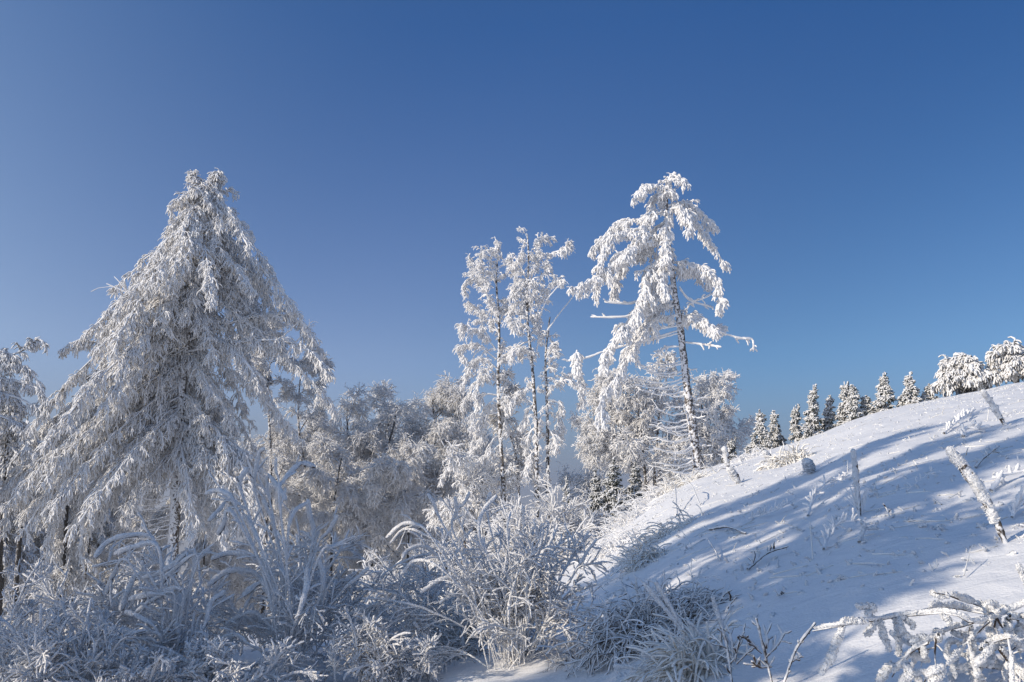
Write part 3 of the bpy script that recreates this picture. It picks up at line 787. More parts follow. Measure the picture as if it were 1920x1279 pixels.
# young spruces
def young_spruce(label, seed, px, top, bot, half, Y0, mat=M_young, N=62, group=None, two=False):
    rng = np.random.default_rng(seed)
    k = Y0 / F
    tp = at(px, top, Y0); b = at(px, bot, Y0); b[2] = min(b[2], gz(b[0], b[1])) - .05
    root = thing("young_spruce", b, label, "tree", group)
    mb = MB(); T = trunk_mesh(mb, rng, [b, (b + tp) / 2 + rng.normal(0, .05, 3), tp], .07, .02, 20, 7, .1)
    mb.build("trunk", M_bark, root, b)
    H = tp[2] - b[2]
    f = rng.uniform(.04, .95, N); f = np.round(f * 11) / 11 + rng.normal(0, .012, N)
    f = np.clip(f, .03, .90)
    half = half * rng.uniform(.72, 1.3); tp = tp + np.array([rng.normal(0, .10), 0, 0])
    phi = rng.uniform(0, 2 * pi, N)
    r = half * k * .56 * ((1 - f) ** 1.12) * rng.uniform(.4, 1.25, N) + .03
    z0 = b[2] + f * H
    S = np.stack([np.interp(z0, T[:, 2], T[:, 0]), np.interp(z0, T[:, 2], T[:, 1]), z0], -1)
    E = S + np.stack([np.cos(phi) * r, np.sin(phi) * r, r * rng.uniform(-.55, -.05, N)], -1)
    mid = (S + E) / 2 + np.stack([0 * r, 0 * r, r * .10], -1)
    u = np.linspace(0, 1, 8)[None, :, None]
    ax = (1 - u) ** 2 * S[:, None] + 2 * u * (1 - u) * mid[:, None] + u ** 2 * E[:, None]
    crown = MB()
    drape(crown, rng, ax, .03 + .24 * r / r.max(), 26, rime=.03, hang=.35, core=(.03, .045), t0=.1, lump=.3, tassel=.12, nt=(3, 6))
    top_ = np.linspace(0, 1, 8)[:, None] * (tp - T[-6]) + T[-6]
    drape(crown, rng, top_, .07, 30, rime=.025, hang=.3, core=(.035, .03), tassel=.05)
    crown.build("crown", mat, root, b)
    return root
gy = "young spruces along the crest"
young_spruce("small snowy spruce lowest on the crest, the first right of the ragged spruce", 61, 1425, 768, 856, 42, 33, group=gy)
young_spruce("small darker spruce pressed against the first one on the crest", 62, 1453, 770, 850, 40, 34, group=gy)
young_spruce("slim little spruce standing left of the tallest crest spruce", 63, 1492, 760, 838, 34, 33, group=gy)
young_spruce("tallest and darkest young spruce on the crest, with a thin pointed top", 64, 1525, 722, 830, 52, 32, N=90, group=gy)
young_spruce("short frosted spruce between the tallest one and the twin-topped one on the crest", 65, 1557, 742, 812, 36, 32.5, group=gy)
young_spruce("bushy young spruce with the higher of two adjoining frosted tops, mid crest", 66, 1583, 716, 802, 42, 32, group=gy)
young_spruce("bushy young spruce with the lower of two adjoining frosted tops, mid crest", 67, 1600, 722, 796, 40, 31.4, group=gy)
young_spruce("low rounded spruce sprig right of the adjoining tops", 68, 1622, 742, 785, 36, 31.5, group=gy, N=50)
young_spruce("lone pointed spruce with a double tip, halfway up the crest", 69, 1656, 700, 775, 36, 31, group=gy)
young_spruce("lone spruce with a crooked tip, between the double-tipped one and the round bush", 70, 1706, 698, 762, 34, 30.5, group=gy)
young_spruce("smallest spruce tip beside the round snowy tree on the crest", 71, 1742, 722, 756, 24, 30.5, group=gy, N=36)
gd = "dark young spruces in the hollow"
young_spruce("dark young spruce in the hollow right of the birches, the taller of two", 72, 1150, 858, 1010, 92, 33, mat=M_young_dark, group=gd, N=130)
young_spruce("dark young spruce in the hollow at the foot of the slope", 73, 1118, 880, 1010, 74, 34, mat=M_young_dark, group=gd, N=130)
young_spruce("dark young spruce under the multi-stemmed beech, next to the slope", 74, 1192, 866, 985, 70, 34, mat=M_young_dark, group=gd, N=130)
young_spruce("little spruce top poking out above the bright bush beside the twin-stemmed birch", 75, 1062, 895, 985, 44, 32, group=gd, N=70)
young_spruce("low dark spruce behind the ragged spruce's foot, on the crest", 76, 1372, 822, 880, 44, 34, mat=M_young_dark, group=gd, N=60)

# the round snow-loaded trees at the top of the crest
def round_tree(label, seed, px, cy, rx, ry, Y0, base_py, N=90):
    rng = np.random.default_rng(seed)
    k = Y0 / F
    b = at(px, base_py, Y0); b[2] = min(b[2], gz(b[0], b[1])) - .05
    root = thing("round_tree", b, label, "tree")
    c = at(px, cy, Y0)
    mb = MB(); T = trunk_mesh(mb, rng, [b, (b + c) / 2 + np.array([.05, 0, 0]), c], .12, .05, 20, 8, .1)
    mb.build("trunk", M_bark_dark, root, b)
    d = nrm(rng.standard_normal((N, 3))); d[:, 2] = np.where(d[:, 2] < -.45, -d[:, 2], d[:, 2])
    d = nrm(d)
    E = c + d * np.array([rx * k, rx * k, ry * k]) * rng.uniform(.55, 1.05, (N, 1)) * (1 + .22 * np.sin(2.3 * np.arctan2(d[:, 1], d[:, 0]) + seed) + .16 * np.sin(5 * d[:, 2] + 3 * d[:, 0] + seed))[:, None]
    S = b + (c - b) * rng.uniform(.3, 1.0, (N, 1))
    mid = (S + E) / 2 + np.array([0, 0, .30]) + d * .15
    E = E - np.array([0, 0, .2])
    u = np.linspace(0, 1, 10)[None, :, None]
    ax = (1 - u) ** 2 * S[:, None] + 2 * u * (1 - u) * mid[:, None] + u ** 2 * E[:, None]
    crown = MB(); drape(crown, rng, ax, .42, 12, rime=.036, hang=.8, core=(.03, .06), t0=.3, lump=.3, tassel=.2, nt=(5, 9))
    crown.build("crown", M_round, root, b)
round_tree("round snow-loaded tree on the crest, the lower and wider of the two domes", 81, 1806, 702, 50, 42, 30, 752, 100)
round_tree("round snow-loaded tree at the top of the crest, cut by the photo's right edge", 82, 1904, 684, 40, 46, 29, 735, 90)

# ------------------------------------------------------------------ shrubs near the camera
def shrub(name, label, seed, base, canes, height, spread, rime=.022, sides=6, side_len=.45, grav=.05, tilt=(0, 0), mat=None, n=12, side_grav=.06,
          thin=.45, cat="shrub", twig=0, fan=(8, 62), k=6, grp=None):
    rng = np.random.default_rng(seed)
    b = np.asarray(base, float)
    root = thing(name, b - np.array([0, 0, .03]), label, cat, grp)
    for i in range(canes):
        st = b + np.array([rng.normal(0, spread * .12), rng.normal(0, spread * .12), -.04])
        st[2] = gz(st[0], st[1]) - .04
        az = rng.uniform(0, 2 * pi); a = math.radians(rng.uniform(*fan))
        d = nrm(np.array([math.cos(az) * math.sin(a) * spread + tilt[0], math.sin(az) * math.sin(a) * spread + tilt[1], math.cos(a)]))
        L = height * rng.uniform(.6, 1.12) * (1.0 + .15 * math.sin(a))
        p = [st]; step = L / (n - 1)
        g = grav * (.4 + 1.6 * math.sin(a))
        for j in range(n - 1):
            p.append(p[-1] + d * step)
            d = d + rng.standard_normal(3) * .09; d[2] -= g * (.3 + 1.4 * j / n); d = nrm(d)
        ax = np.array(p)[None]
        m = MB()
        r = rime * rng.uniform(.75, 1.2)
        tubes(m, ax, closed(r * prof(n, thin, 1.05, .75))[None], k, .10, rng)
        if sides:
            C, ci, ct, cl = grow(rng, ax, sides, .25, .92, lambda i_, t: L * side_len * (1.1 - .6 * t), (20, 58), n=9, grav=side_grav, wig=.10)
            tubes(m, C, closed(r * .85 * rng.uniform(.75, 1.15, (len(C), 1)) * prof(9, .6, 1.05, .8)), k - 1, .12, rng)
            if twig:
                D, *_ = grow(rng, C, twig, .2, .95, L * side_len * .34, (22, 65), n=6, grav=side_grav, wig=.12)
                tubes(m, D, closed(r * .65 * rng.uniform(.7, 1.15, (len(D), 1)) * prof(6, .7, 1.05, .8)), max(k - 2, 4), .15, rng)
        m.build("cane", mat or M_cane, root, b - np.array([0, 0, .03]))
    return root

P = lambda px, Y: np.array([ray(px, 1000)[0] * Y, Y, gz(ray(px, 1000)[0] * Y, Y)])
shrub("frosted_shrub", "largest rime-thickened shrub left of centre, its upright finger-like canes in front of the forest", 101, P(575, 7.9), 24, 1.3, .8, rime=.011, sides=12, side_len=.30, grav=.05, twig=5)
shrub("frosted_shrub", "rime-thickened shrub with long arching canes drooping leftward, before the broad spruce's trunk", 102, P(365, 8.1), 22, 1.35, 1.1, rime=.011, sides=12, side_len=.30, grav=.12, tilt=(-.3, 0), twig=5)
shrub("frosted_shrub", "low tangled frosted shrub in the bottom left corner", 103, P(140, 6.6), 26, .85, 1.2, rime=.011, sides=12, side_len=.32, grav=.10, twig=5)
shrub("frosted_shrub", "dense low frosted shrub filling the gap between the largest shrub and the vase-shaped one", 105, P(720, 7.2), 30, .66, 1.2, rime=.010, sides=12, side_len=.32, grav=.13, twig=6)
shrub("frosted_shrub", "vase-shaped frosted shrub at the picture's middle, tied narrow at its foot in the snow", 106, P(965, 7.4), 34, 1.2, .85, rime=.0105, sides=12, side_len=.30, grav=.06, twig=5, fan=(4, 60))
shrub("frosted_shrub", "wide arching frosted shrub behind the vase-shaped one, reaching left", 107, P(850, 9.0), 24, 1.25, 1.2, rime=.011, sides=12, side_len=.30, grav=.12, tilt=(-.25, 0), twig=5)
shrub("frosted_shrub", "fine tangled frosted shrub cut by the photo's bottom left corner", 116, P(20, 7.4), 24, 1.0, 1.2, rime=.011, sides=12, side_len=.3, grav=.10, twig=5)
shrub("frosted_shrub", "fine frosted shrub low between the leftward drooping shrub and the bottom left corner", 117, P(230, 8.8), 20, 1.15, 1.2, rime=.011, sides=12, side_len=.3, grav=.10, twig=5)
shrub("frosted_shrub", "bright sunlit thicket of fine twigs right of the birches, at the foot of the slope", 108, P(1050, 19), 40, 1.6, 1.2, rime=.022, sides=9, side_len=.45, grav=.07, twig=4, k=5)
shrub("frosted_shrub", "sunlit fine-twigged bush between the bright thicket and the slope", 109, P(1105, 20), 34, 1.1, 1.3, rime=.015, sides=9, side_len=.45, grav=.10, twig=4, k=5)
shrub("frosted_shrub", "pale frosted bush behind the middle shrub, in front of the birch trunks", 110, P(960, 16), 32, 1.5, 1.0, rime=.020, sides=9, side_len=.45, grav=.07, twig=4, k=5)
shrub("frosted_shrub", "pale thicket filling the dip before the forked beech", 111, P(740, 16), 34, 1.2, 1.3, rime=.018, sides=9, side_len=.5, grav=.10, twig=4, k=5)
shrub("frosted_shrub", "pale thicket under the broad spruce's left boughs", 112, P(230, 20), 36, 1.6, 1.2, rime=.018, sides=9, side_len=.45, grav=.14, twig=4, k=5)

shrub("frosted_shrub", "low frosted shrub at the bottom edge, before the foot of the largest shrub", 119, P(440, 6.5), 24, .62, 1.1, rime=.011, sides=12, side_len=.3, grav=.10, twig=5)
shrub("frosted_shrub", "low frosted shrub at the bottom edge, before the leftward arching canes", 121, P(280, 6.4), 22, .6, 1.1, rime=.011, sides=12, side_len=.3, grav=.10, twig=5)
def arching_canes(label, seed, foot, Y, lines, r=.023):
    """canes heavy with rime whose bends are read off the photograph, each rooted at the shrub's foot"""
    rng = np.random.default_rng(seed)
    b = P(foot, Y)
    root = thing("rimed_canes", b - np.array([0, 0, .03]), label, "shrub")
    for ln in lines:
        dy = rng.uniform(-.45, .35)
        pts = [at(x, y, Y + dy * (1 - .3 * i)) for i, (x, y) in enumerate(ln)]
        st = b + np.array([rng.normal(0, .06), rng.normal(0, .06), 0]); st[2] = gz(st[0], st[1]) - .04
        p0 = pts[0]; mid = st * .5 + p0 * .5 + np.array([.15 * (st[0] - p0[0]), 0, .05])
        stem = smooth_line([st, mid] + pts, 40)
        d = np.linalg.norm(stem - p0, axis=1); k0 = int(d.argmin())
        rr = r * rng.uniform(.7, 1.15)
        prf = np.interp(np.arange(40), [0, k0, k0 + max(3, (39 - k0) // 3), 38, 39], [.28, .5, .95, 1.1, .85]) * (1 + .07 * rng.standard_normal(40))
        m = MB(); tubes(m, stem[None], (rr * prf)[None], 9, .10, rng)
        crystals(m, rng, stem, rr * prf, 160, .007, .0022)
        C, *_ = grow(rng, stem[None], 9, .2, .95, .20, (25, 65), n=8, grav=.05, wig=.12)
        tubes(m, C, rr * .42 * rng.uniform(.6, 1.3, (len(C), 1)) * prof(8, .6, 1.1), 6, .14, rng)
        m.build("cane", M_cane, root, b - np.array([0, 0, .03]))
arching_canes("thick rime-laden canes springing from the largest shrub, some upright like fingers, some arching left", 113, 560, 7.4, [
    [(523, 930), (530, 905), (545, 885), (566, 868), (589, 875)], [(442, 948), (422, 925), (405, 919), (387, 925)], [(438, 945), (412, 955), (392, 976)], [(435, 962), (419, 984), (410, 1001)],
    [(518, 1011), (510, 975), (500, 952), (492, 939)], [(491, 1030), (474, 991), (460, 968)], [(587, 1004), (581, 968), (577, 939)], [(595, 1024), (615, 998), (632, 968)], [(602, 1037), (628, 1024), (664, 1007)],
    [(504, 1076), (471, 1043), (428, 1037), (399, 1047)], [(491, 1086), (455, 1070), (422, 1073), (392, 1096)], [(510, 1096), (481, 1096), (458, 1115)], [(550, 1119), (537, 1086), (530, 1070)],
    [(504, 1171), (471, 1148), (422, 1170)], [(480, 930), (478, 890), (486, 850), (494, 842)], [(560, 1150), (575, 1100), (576, 1068)], [(620, 1180), (660, 1150), (700, 1140)], [(540, 1000), (552, 960), (572, 945)],
    [(500, 900), (520, 912), (535, 935)], [(455, 930), (450, 900), (462, 880)], [(640, 1110), (668, 1085), (690, 1066)], [(600, 1120), (606, 1080), (598, 1050)], [(470, 1210), (440, 1190), (400, 1205)]])
arching_canes("thick rime-laden canes arching far to the left, low before the broad spruce's trunk", 114, 345, 7.3, [
    [(292, 1017), (239, 1004), (201, 1017), (180, 1043)], [(297, 1027), (252, 1025), (217, 1038)], [(265, 1078), (239, 1110), (228, 1141)], [(239, 1051), (212, 1078), (201, 1110)], [(366, 1033), (313, 1067), (270, 1083)],
    [(371, 1041), (318, 1075), (307, 1091)], [(342, 1107), (292, 1112), (244, 1123)], [(326, 1112), (281, 1128), (254, 1149)], [(292, 1179), (262, 1157), (236, 1147)], [(335, 1200), (330, 1150), (338, 1115)], [(300, 1190), (250, 1185), (180, 1178)],
    [(350, 1240), (300, 1215), (262, 1225)], [(380, 1180), (395, 1130), (420, 1110)], [(290, 1200), (240, 1200), (200, 1210)], [(360, 1090), (370, 1050), (392, 1030)], [(320, 1230), (290, 1240), (245, 1265)]])
arching_canes("bluish rime-laden canes curving out of the vase-shaped shrub's left side and top", 115, 958, 7.3, [
    [(824, 971), (815, 947), (803, 927)], [(850, 998), (856, 959), (853, 933)], [(859, 971), (871, 944), (880, 924)], [(806, 1004), (779, 983), (753, 983), (726, 1007)], [(838, 1033), (794, 1001), (758, 992), (732, 1018)],
    [(833, 1057), (797, 1024), (767, 1030), (755, 1045)], [(827, 1066), (779, 1051), (755, 1075)], [(981, 998), (981, 950)], [(915, 971), (918, 925)], [(951, 1001), (957, 960)], [(912, 1167), (900, 1140), (892, 1122)], [(921, 1158), (915, 1130), (908, 1118)],
    [(930, 1146), (930, 1107)], [(954, 1152), (957, 1125)], [(870, 1090), (830, 1085), (790, 1110)], [(1010, 1050), (1030, 1020), (1045, 985)], [(900, 1010), (905, 960), (930, 930)]], r=.016)
arching_canes("single dark blue rimed cane standing upright near the bottom left corner", 118, 150, 6.7, [[(143, 1247), (135, 1184), (114, 1128)], [(120, 1225), (90, 1222), (58, 1230)]], r=.016)

# the low dome of bent grass-like twigs
def dome_bush():
    rng = np.random.default_rng(120)
    b = on_ground(1210, 1200); 
    root = thing("dome_bush", b, "low dome of dark bent frosty twigs on the snow behind the dry grass clump", "shrub")
    for c in range(7):
        m = MB(); N = 90
        a0 = rng.normal(0, 1, N)
        st = b + np.stack([rng.normal(-.02, .12, N), rng.normal(0, .12, N), 0 * a0], -1)
        st[:, 2] = ground_z(st[:, 0], st[:, 1]) - .02
        az = rng.normal(.1, .6, N) + np.where(rng.uniform(size=N) < .18, pi, 0)
        el = rng.uniform(.75, 1.35, N)
        d = np.stack([np.cos(az) * np.cos(el), np.sin(az) * np.cos(el), np.sin(el)], -1)
        L = rng.uniform(.30, .68, N); n = 12
        C = np.empty((N, n, 3)); C[:, 0] = st
        for j in range(1, n):
            C[:, j] = C[:, j - 1] + d * (L / (n - 1))[:, None]
            d = nrm(d + rng.standard_normal((N, 3)) * .13 + np.array([.03, 0, -.24]))
            gzv = ground_z(C[:, j, 0], C[:, j, 1]) + .01
            C[:, j, 2] = np.maximum(C[:, j, 2], gzv)
        tubes(m, C, .0048 * rng.uniform(.6, 1.5, (N, 1)) * prof(n, 1, .9, .5), 4, .25, rng)
        D, *_ = grow(rng, C, 5, .2, .95, .13, (25, 75), n=5, grav=.08, wig=.2)
        tubes(m, D, .005 * rng.uniform(.6, 1.5, (len(D), 1)) * prof(5, 1, 1, .5), 4, .3, rng)
        m.build("twig_bundle", M_twig if c % 2 else M_frosty, root, b)
dome_bush()

# the dry grass clump at the bottom
def grass_clump():
    rng = np.random.default_rng(130)
    b = on_ground(1300, 1262)
    root = thing("dry_grass_clump", b, "straw-coloured frosted grass clump with thick white stalks at the bottom edge", "grass")
    m = MB(); N = 420
    st = b + np.stack([rng.normal(0, .09, N), rng.normal(0, .07, N), 0 * rng.normal(size=N)], -1); st[:, 2] = ground_z(st[:, 0], st[:, 1]) - .02
    az = rng.uniform(0, 2 * pi, N); el = rng.uniform(.25, 1.4, N)
    d = np.stack([np.cos(az) * np.cos(el) - .12, np.sin(az) * np.cos(el), np.sin(el)], -1)
    n = 9; L = rng.uniform(.18, .45, N); C = np.empty((N, n, 3)); C[:, 0] = st
    for j in range(1, n):
        C[:, j] = C[:, j - 1] + d * (L / (n - 1))[:, None]
        d = nrm(d + rng.standard_normal((N, 3)) * .08 + np.array([0, 0, -.22]))
    tubes(m, C, .0065 * rng.uniform(.5, 1.5, (N, 1)) * prof(n, 1.1, .9, .5), 4, .35, rng)
    m.build("grass_blades", M_straw, root, b)
    Y = b[1]
    for pts, r in [([(1290, 1200), (1262, 1160), (1208, 1094)], .016), ([(1282, 1180), (1258, 1140), (1230, 1092)], .017), ([(1380, 1240), (1352, 1170), (1336, 1120)], .016),
                   ([(1290, 1250), (1225, 1254), (1153, 1248)], .016), ([(1280, 1235), (1240, 1232), (1205, 1228)], .014), ([(1300, 1250), (1250, 1268), (1190, 1300)], .015),
                   ([(1370, 1240), (1330, 1205), (1290, 1165)], .014), ([(1335, 1260), (1320, 1230), (1300, 1200)], .012), ([(1310, 1250), (1280, 1275), (1250, 1300)], .014)]:
        a = smooth_line([at(x, y, Y - .02) for x, y in pts], 22)
        m = MB(); tubes(m, a[None], closed(r * .8 * prof(22, .7, 1.1, .8))[None], 8, .2, rng); crystals(m, rng, a, r * .8 * prof(22, .7, 1.1), 300, .006, .0016); m.build("stalk", M_hard, root, b)
grass_clump()

def sprig(label, seed, segs, Y, r=.007, mat=None, name="frosted_sprig", side=5, slen=.06):
    """a small branched plant from the photograph's lines"""
    rng = np.random.default_rng(seed)
    pts0 = at(*segs[0][0], Y); b = pts0.copy(); b[2] = min(b[2], gz(b[0], b[1]))
    root = thing(name, b, label, "plant")
    for i, s in enumerate(segs):
        pp = [at(x, y, Y + .03 * j * (1 if i % 2 else -1)) for j, (x, y) in enumerate(s)]
        if i == 0: pp[0] = b - np.array([0, 0, .02])
        a = smooth_line(pp, 16)
        m = MB(); tubes(m, a[None], closed(r * prof(16, .8, 1.2, .7))[None], 6, .2, rng)
        C, *_ = grow(rng, a[None], side, .25, .97, slen, (25, 60), n=5, grav=0, wig=.1)
        tubes(m, C, r * .8 * np.tile(prof(5, .8, 1.1, .5), (len(C), 1)), 5, .25, rng)
        m.build("stem", mat or M_twig, root, b)
sprig("branched dry plant with frosted tips, right of the grass clump", 140,
      [[(1448, 1262), (1436, 1232), (1428, 1200), (1418, 1160)], [(1436, 1232), (1458, 1208), (1472, 1184)], [(1428, 1225), (1408, 1205), (1392, 1190)], [(1436, 1230), (1438, 1200), (1436, 1188)], [(1447, 1250), (1425, 1250), (1410, 1240)]], 4.6)
sprig("long thin rime-beaded stalk curving up right, beside the branched dry plant", 141, [[(1462, 1268), (1485, 1235), (1500, 1205), (1528, 1168)], [(1480, 1242), (1498, 1232), (1500, 1226)]], 4.5, side=9, slen=.02)
sprig("tuft of short dark stems directly right of the grass clump", 142,
      [[(1372, 1240), (1360, 1200), (1345, 1178)], [(1374, 1240), (1372, 1200), (1362, 1172)], [(1378, 1240), (1385, 1205), (1395, 1185)], [(1376, 1240), (1350, 1205), (1335, 1190)], [(1380, 1245), (1400, 1225), (1412, 1212)]], 4.7, r=.006)

# the big frosted branches in the bottom right corner
def corner_branch():
    rng = np.random.default_rng(150)
    Y = 3.55
    q = lambda x, y, dy=0.0: at(1480 + x / 4.364, 1040 + y / 4.364, Y + dy)
    b = on_ground(1880, 1278, 1.5)
    root = thing("frosted_branch", b, "tangle of dark branches with thick flat rime growths in the bottom right corner", "shrub")
    main = [
        ([(2000, 360), (1850, 430), (1690, 500), (1500, 560), (1330, 480), (1100, 490), (880, 510), (740, 535), (560, 560), (330, 600), (190, 625)], 0),
        ([(1690, 500), (1480, 460), (1280, 430), (1120, 440), (1010, 480)], .12),
        ([(1700, 480), (1560, 420), (1400, 370), (1290, 330), (1180, 305)], -.05),
        ([(1640, 545), (1510, 660), (1380, 800), (1280, 910), (1140, 980), (1100, 1060)], -.05),
        ([(1540, 545), (1400, 590), (1290, 620), (1100, 730), (980, 800), (900, 900), (840, 1000)], .1),
        ([(1140, 720), (1010, 790), (940, 870), (945, 960)], -.08),
        ([(1720, 780), (1800, 890), (1900, 1010), (1960, 1090)], -.15),
        ([(1960, 920), (1720, 930), (1560, 920), (1350, 938)], .05),
        ([(1690, 510), (1760, 620), (1850, 720), (1900, 850)], .1),
        ([(1560, 780), (1620, 740), (1720, 700), (1810, 680)], -.1),
        ([(1530, 900), (1580, 840), (1680, 780), (1810, 735)], .15),
        ([(1060, 760), (1080, 850), (1080, 910)], .05),
        ([(1200, 680), (1190, 820), (1200, 920)], -.05),
        ([(1780, 530), (1860, 520), (1960, 520)], .02),
        ([(1690, 520), (1660, 640), (1600, 780), (1560, 920), (1500, 1080)], .22),
        ([(1900, 700), (1800, 800), (1700, 900), (1600, 1080)], .3),
        ([(1480, 600), (1420, 720), (1350, 860), (1300, 1060)], .32),
    ]
    ax_all = []
    for pts, dy in main:
        n = 24
        a = smooth_line([q(x, y, dy + .1 * math.sin(i * 1.3)) for i, (x, y) in enumerate(pts)], n)
        m = MB(); tubes(m, a[None], (.0055 * (1 - .5 * np.linspace(0, 1, n)))[None], 6, .12, rng)
        tw = m.build("branch", M_twig, root, b)
        # rime banked along the branch's windward side, broken by bare lengths
        mr = MB(); i0 = 0
        while i0 < n - 5:
            ln = int(rng.integers(5, 9)); seg = a[i0:i0 + ln + 1]
            if len(seg) >= 4 and rng.uniform() < .85:
                s = smooth_line(seg, 14) + np.array([.008, -.004, .011]) * rng.uniform(.6, 1.4)
                rr_ = .013 * rng.uniform(.7, 1.3) * np.sin(np.linspace(.25, pi - .25, 14)) ** .5
                tubes(mr, s[None], rr_[None], 9, .18, rng); crystals(mr, rng, s, rr_, 90, .005, .0016)
            i0 += ln + int(rng.integers(0, 2))
        if mr.n:
            mr.build("rime_coat", M_hard, root, b)
        ax_all.append(a)
    # more tangled side twigs, each thick with rime
    AX = np.stack(ax_all[3:])
    C, *_ = grow(rng, AX, 2, .15, .98, .16, (30, 80), n=9, grav=.10, wig=.12)
    for c in C:
        m = MB(); tubes(m, c[None], np.full((1, 9), .004), 5, .1, rng); m.build("twig", M_twig, root, b)
        mr = MB(); cc = smooth_line(c[2:], 14) + np.array([.003, -.002, -.006]); rr_ = .014 * rng.uniform(.6, 1.25) * np.interp(np.linspace(0, 1, 14), [0, .2, .8, 1], [.35, .9, 1.1, .7])
        tubes(mr, cc[None], rr_[None], 8, .18, rng); crystals(mr, rng, cc, rr_, 70, .005, .0016)
        mr.build("rime_growth", M_hard, root, b)
    # paddle-like growths on side twigs
    pad = [([(690, 540), (640, 480), (690, 430), (560, 415)], .034), ([(440, 540), (480, 540), (640, 545)], .028), ([(440, 580), (390, 720), (330, 860), (260, 960)], .038),
           ([(700, 560), (660, 620), (620, 660)], .03), ([(750, 560), (770, 660), (820, 780)], .030), ([(870, 540), (890, 680), (890, 830)], .028), ([(900, 540), (940, 640), (1060, 720)], .032),
           ([(960, 540), (1000, 560), (1010, 600)], .024), ([(1260, 500), (1310, 540), (1300, 560)], .024), ([(1290, 330), (1200, 330), (1180, 305)], .030), ([(1640, 400), (1610, 410), (1600, 470)], .024),
           ([(1700, 470), (1690, 400), (1620, 390)], .022), ([(1250, 640), (1210, 630), (1190, 630)], .026), ([(1640, 790), (1660, 860), (1720, 920)], .042), ([(1700, 760), (1650, 650), (1640, 560)], .036),
           ([(1500, 700), (1490, 800), (1480, 900)], .032), ([(830, 900), (780, 960), (720, 1060)], .040), ([(1100, 760), (1110, 820), (1110, 850)], .026), ([(1000, 960), (960, 1010), (920, 1060)], .036),
           ([(1720, 700), (1850, 690), (1900, 760)], .03), ([(1350, 640), (1440, 660), (1500, 640)], .03), ([(1780, 440), (1740, 430), (1720, 470)], .024), ([(1870, 90), (1900, 130), (1960, 150)], .026),
           ([(1500, 940), (1560, 1000), (1590, 1060)], .036), ([(1900, 560), (1880, 640), (1900, 700)], .035), ([(1800, 560), (1790, 640), (1830, 690)], .034), ([(1260, 960), (1200, 1010), (1160, 1080)], .036),
           ([(1820, 940), (1800, 1010), (1810, 1080)], .04), ([(1680, 620), (1700, 680), (1760, 700)], .032), ([(1340, 700), (1290, 760), (1300, 830)], .03)]
    for i, (pts, r) in enumerate(pad):
        allm = np.concatenate(ax_all); p0 = q(*pts[0])
        cand = allm / allm[:, 1:2] * p0[1]
        near = allm[np.linalg.norm(cand - p0, axis=1).argmin()]
        sl = rng.uniform(-.05, .05)
        a = smooth_line([near] + [q(x, y, near[1] - Y + sl * (j + 1) / len(pts)) for j, (x, y) in enumerate(pts)], 16)
        a = smooth_line(a + rng.normal(0, .002, a.shape), 26); rr_ = .46 * r * np.sin(np.linspace(.4, pi - .55, 26)) ** .6 * (1 + .10 * rng.standard_normal(26))
        m = MB(); tubes(m, a[None], rr_[None], 10, .15, rng); crystals(m, rng, a, rr_, 220, .005, .0016)
        m.build("rime_growth", M_hard, root, b)
corner_branch()

# ------------------------------------------------------------------ stakes and things on the slope
def stake(name, label, seed, top, foot, r, knobs=(), twigs=0, mat=None, cat="stake", thinfoot=.5, bend=0.0):
    rng = np.random.default_rng(seed)
    b = on_ground(*foot); Y = b[1]
    t = at(top[0], top[1], Y - .05)
    n = 26
    mid = (b + t) / 2 + np.array([bend, 0, 0])
    a = smooth_line([b - np.array([0, 0, .05]), mid, t], n)
    root = thing(name, b, label, cat)
    m = MB(); prf = np.interp(np.linspace(0, 1, n), [0, .25, .6, .95, 1], [thinfoot, .8, 1.15, 1, .6])
    tubes(m, a[None], closed(r * prf)[None], 10, .13, rng)
    m.build("post", M_bark_pale if mat is None else mat, root, b)
    mk = MB()
    s = np.linspace(.25, 1, 18)
    pts = np.stack([np.interp(s * (n - 1), np.arange(n), a[:, c]) for c in range(3)], -1)
    tubes(mk, (pts + np.array([-.45 * r, -.3 * r, .2 * r]))[None], closed(r * 1.05 * (1 + (.22 if cat == 'stake' else .06) * rng.standard_normal(18)).clip(.6, 1.5))[None], 9, .2, rng)
    crystals(mk, rng, pts + np.array([-.45 * r, -.3 * r, .2 * r]), np.full(18, r), 260, r * .35, rad=r * .06)
    mk.build("rime_crust", M_hard, root, b)
    if twigs:
        C, *_ = grow(rng, a[None], twigs, .02, .15, np.linalg.norm(t - b) * .45, (15, 45), n=8, grav=-.05, wig=.06)
        for c in C:
            mm = MB(); tubes(mm, c[None], closed(.006 * prof(8, .7, 1.1, .6))[None], 5, .2, rng); mm.build("shoot", M_rime, root, b)
    return root
stake("frosted_stake", "thick leaning stake crusted with lumpy rime, nearest on the slope", 160, (1785, 846), (1889, 1017), .034, thinfoot=.35, bend=.03)
stake("frosted_stake", "short leaning stake near the top of the slope, under the round trees", 161, (1845, 736), (1886, 796), .035, thinfoot=.5)
stake("frosted_sapling", "thin upright sapling in the middle of the slope with fine shoots at its foot", 162, (1601, 846), (1612, 968), .022, twigs=9, thinfoot=.5)
stake("frosted_stump", "squat frosted stub standing on the slope left of the thin sapling", 163, (1516, 868), (1522, 887), .07, thinfoot=.9, cat="stump")
stake("frosted_stump", "small frosted stub leaning right, beside the shaggy grass tussock on the crest", 164, (1436, 849), (1446, 865), .06, thinfoot=.9, cat="stump")
stake("frosted_stake", "short white stake on the crest just right of the ragged spruce's foot", 165, (1360, 843), (1366, 880), .06, thinfoot=.7)
stake("frosted_stump", "frosted stub tipped over on the crest, right of the ragged spruce", 166, (1370, 882), (1388, 905), .06, thinfoot=.8, cat="stump")

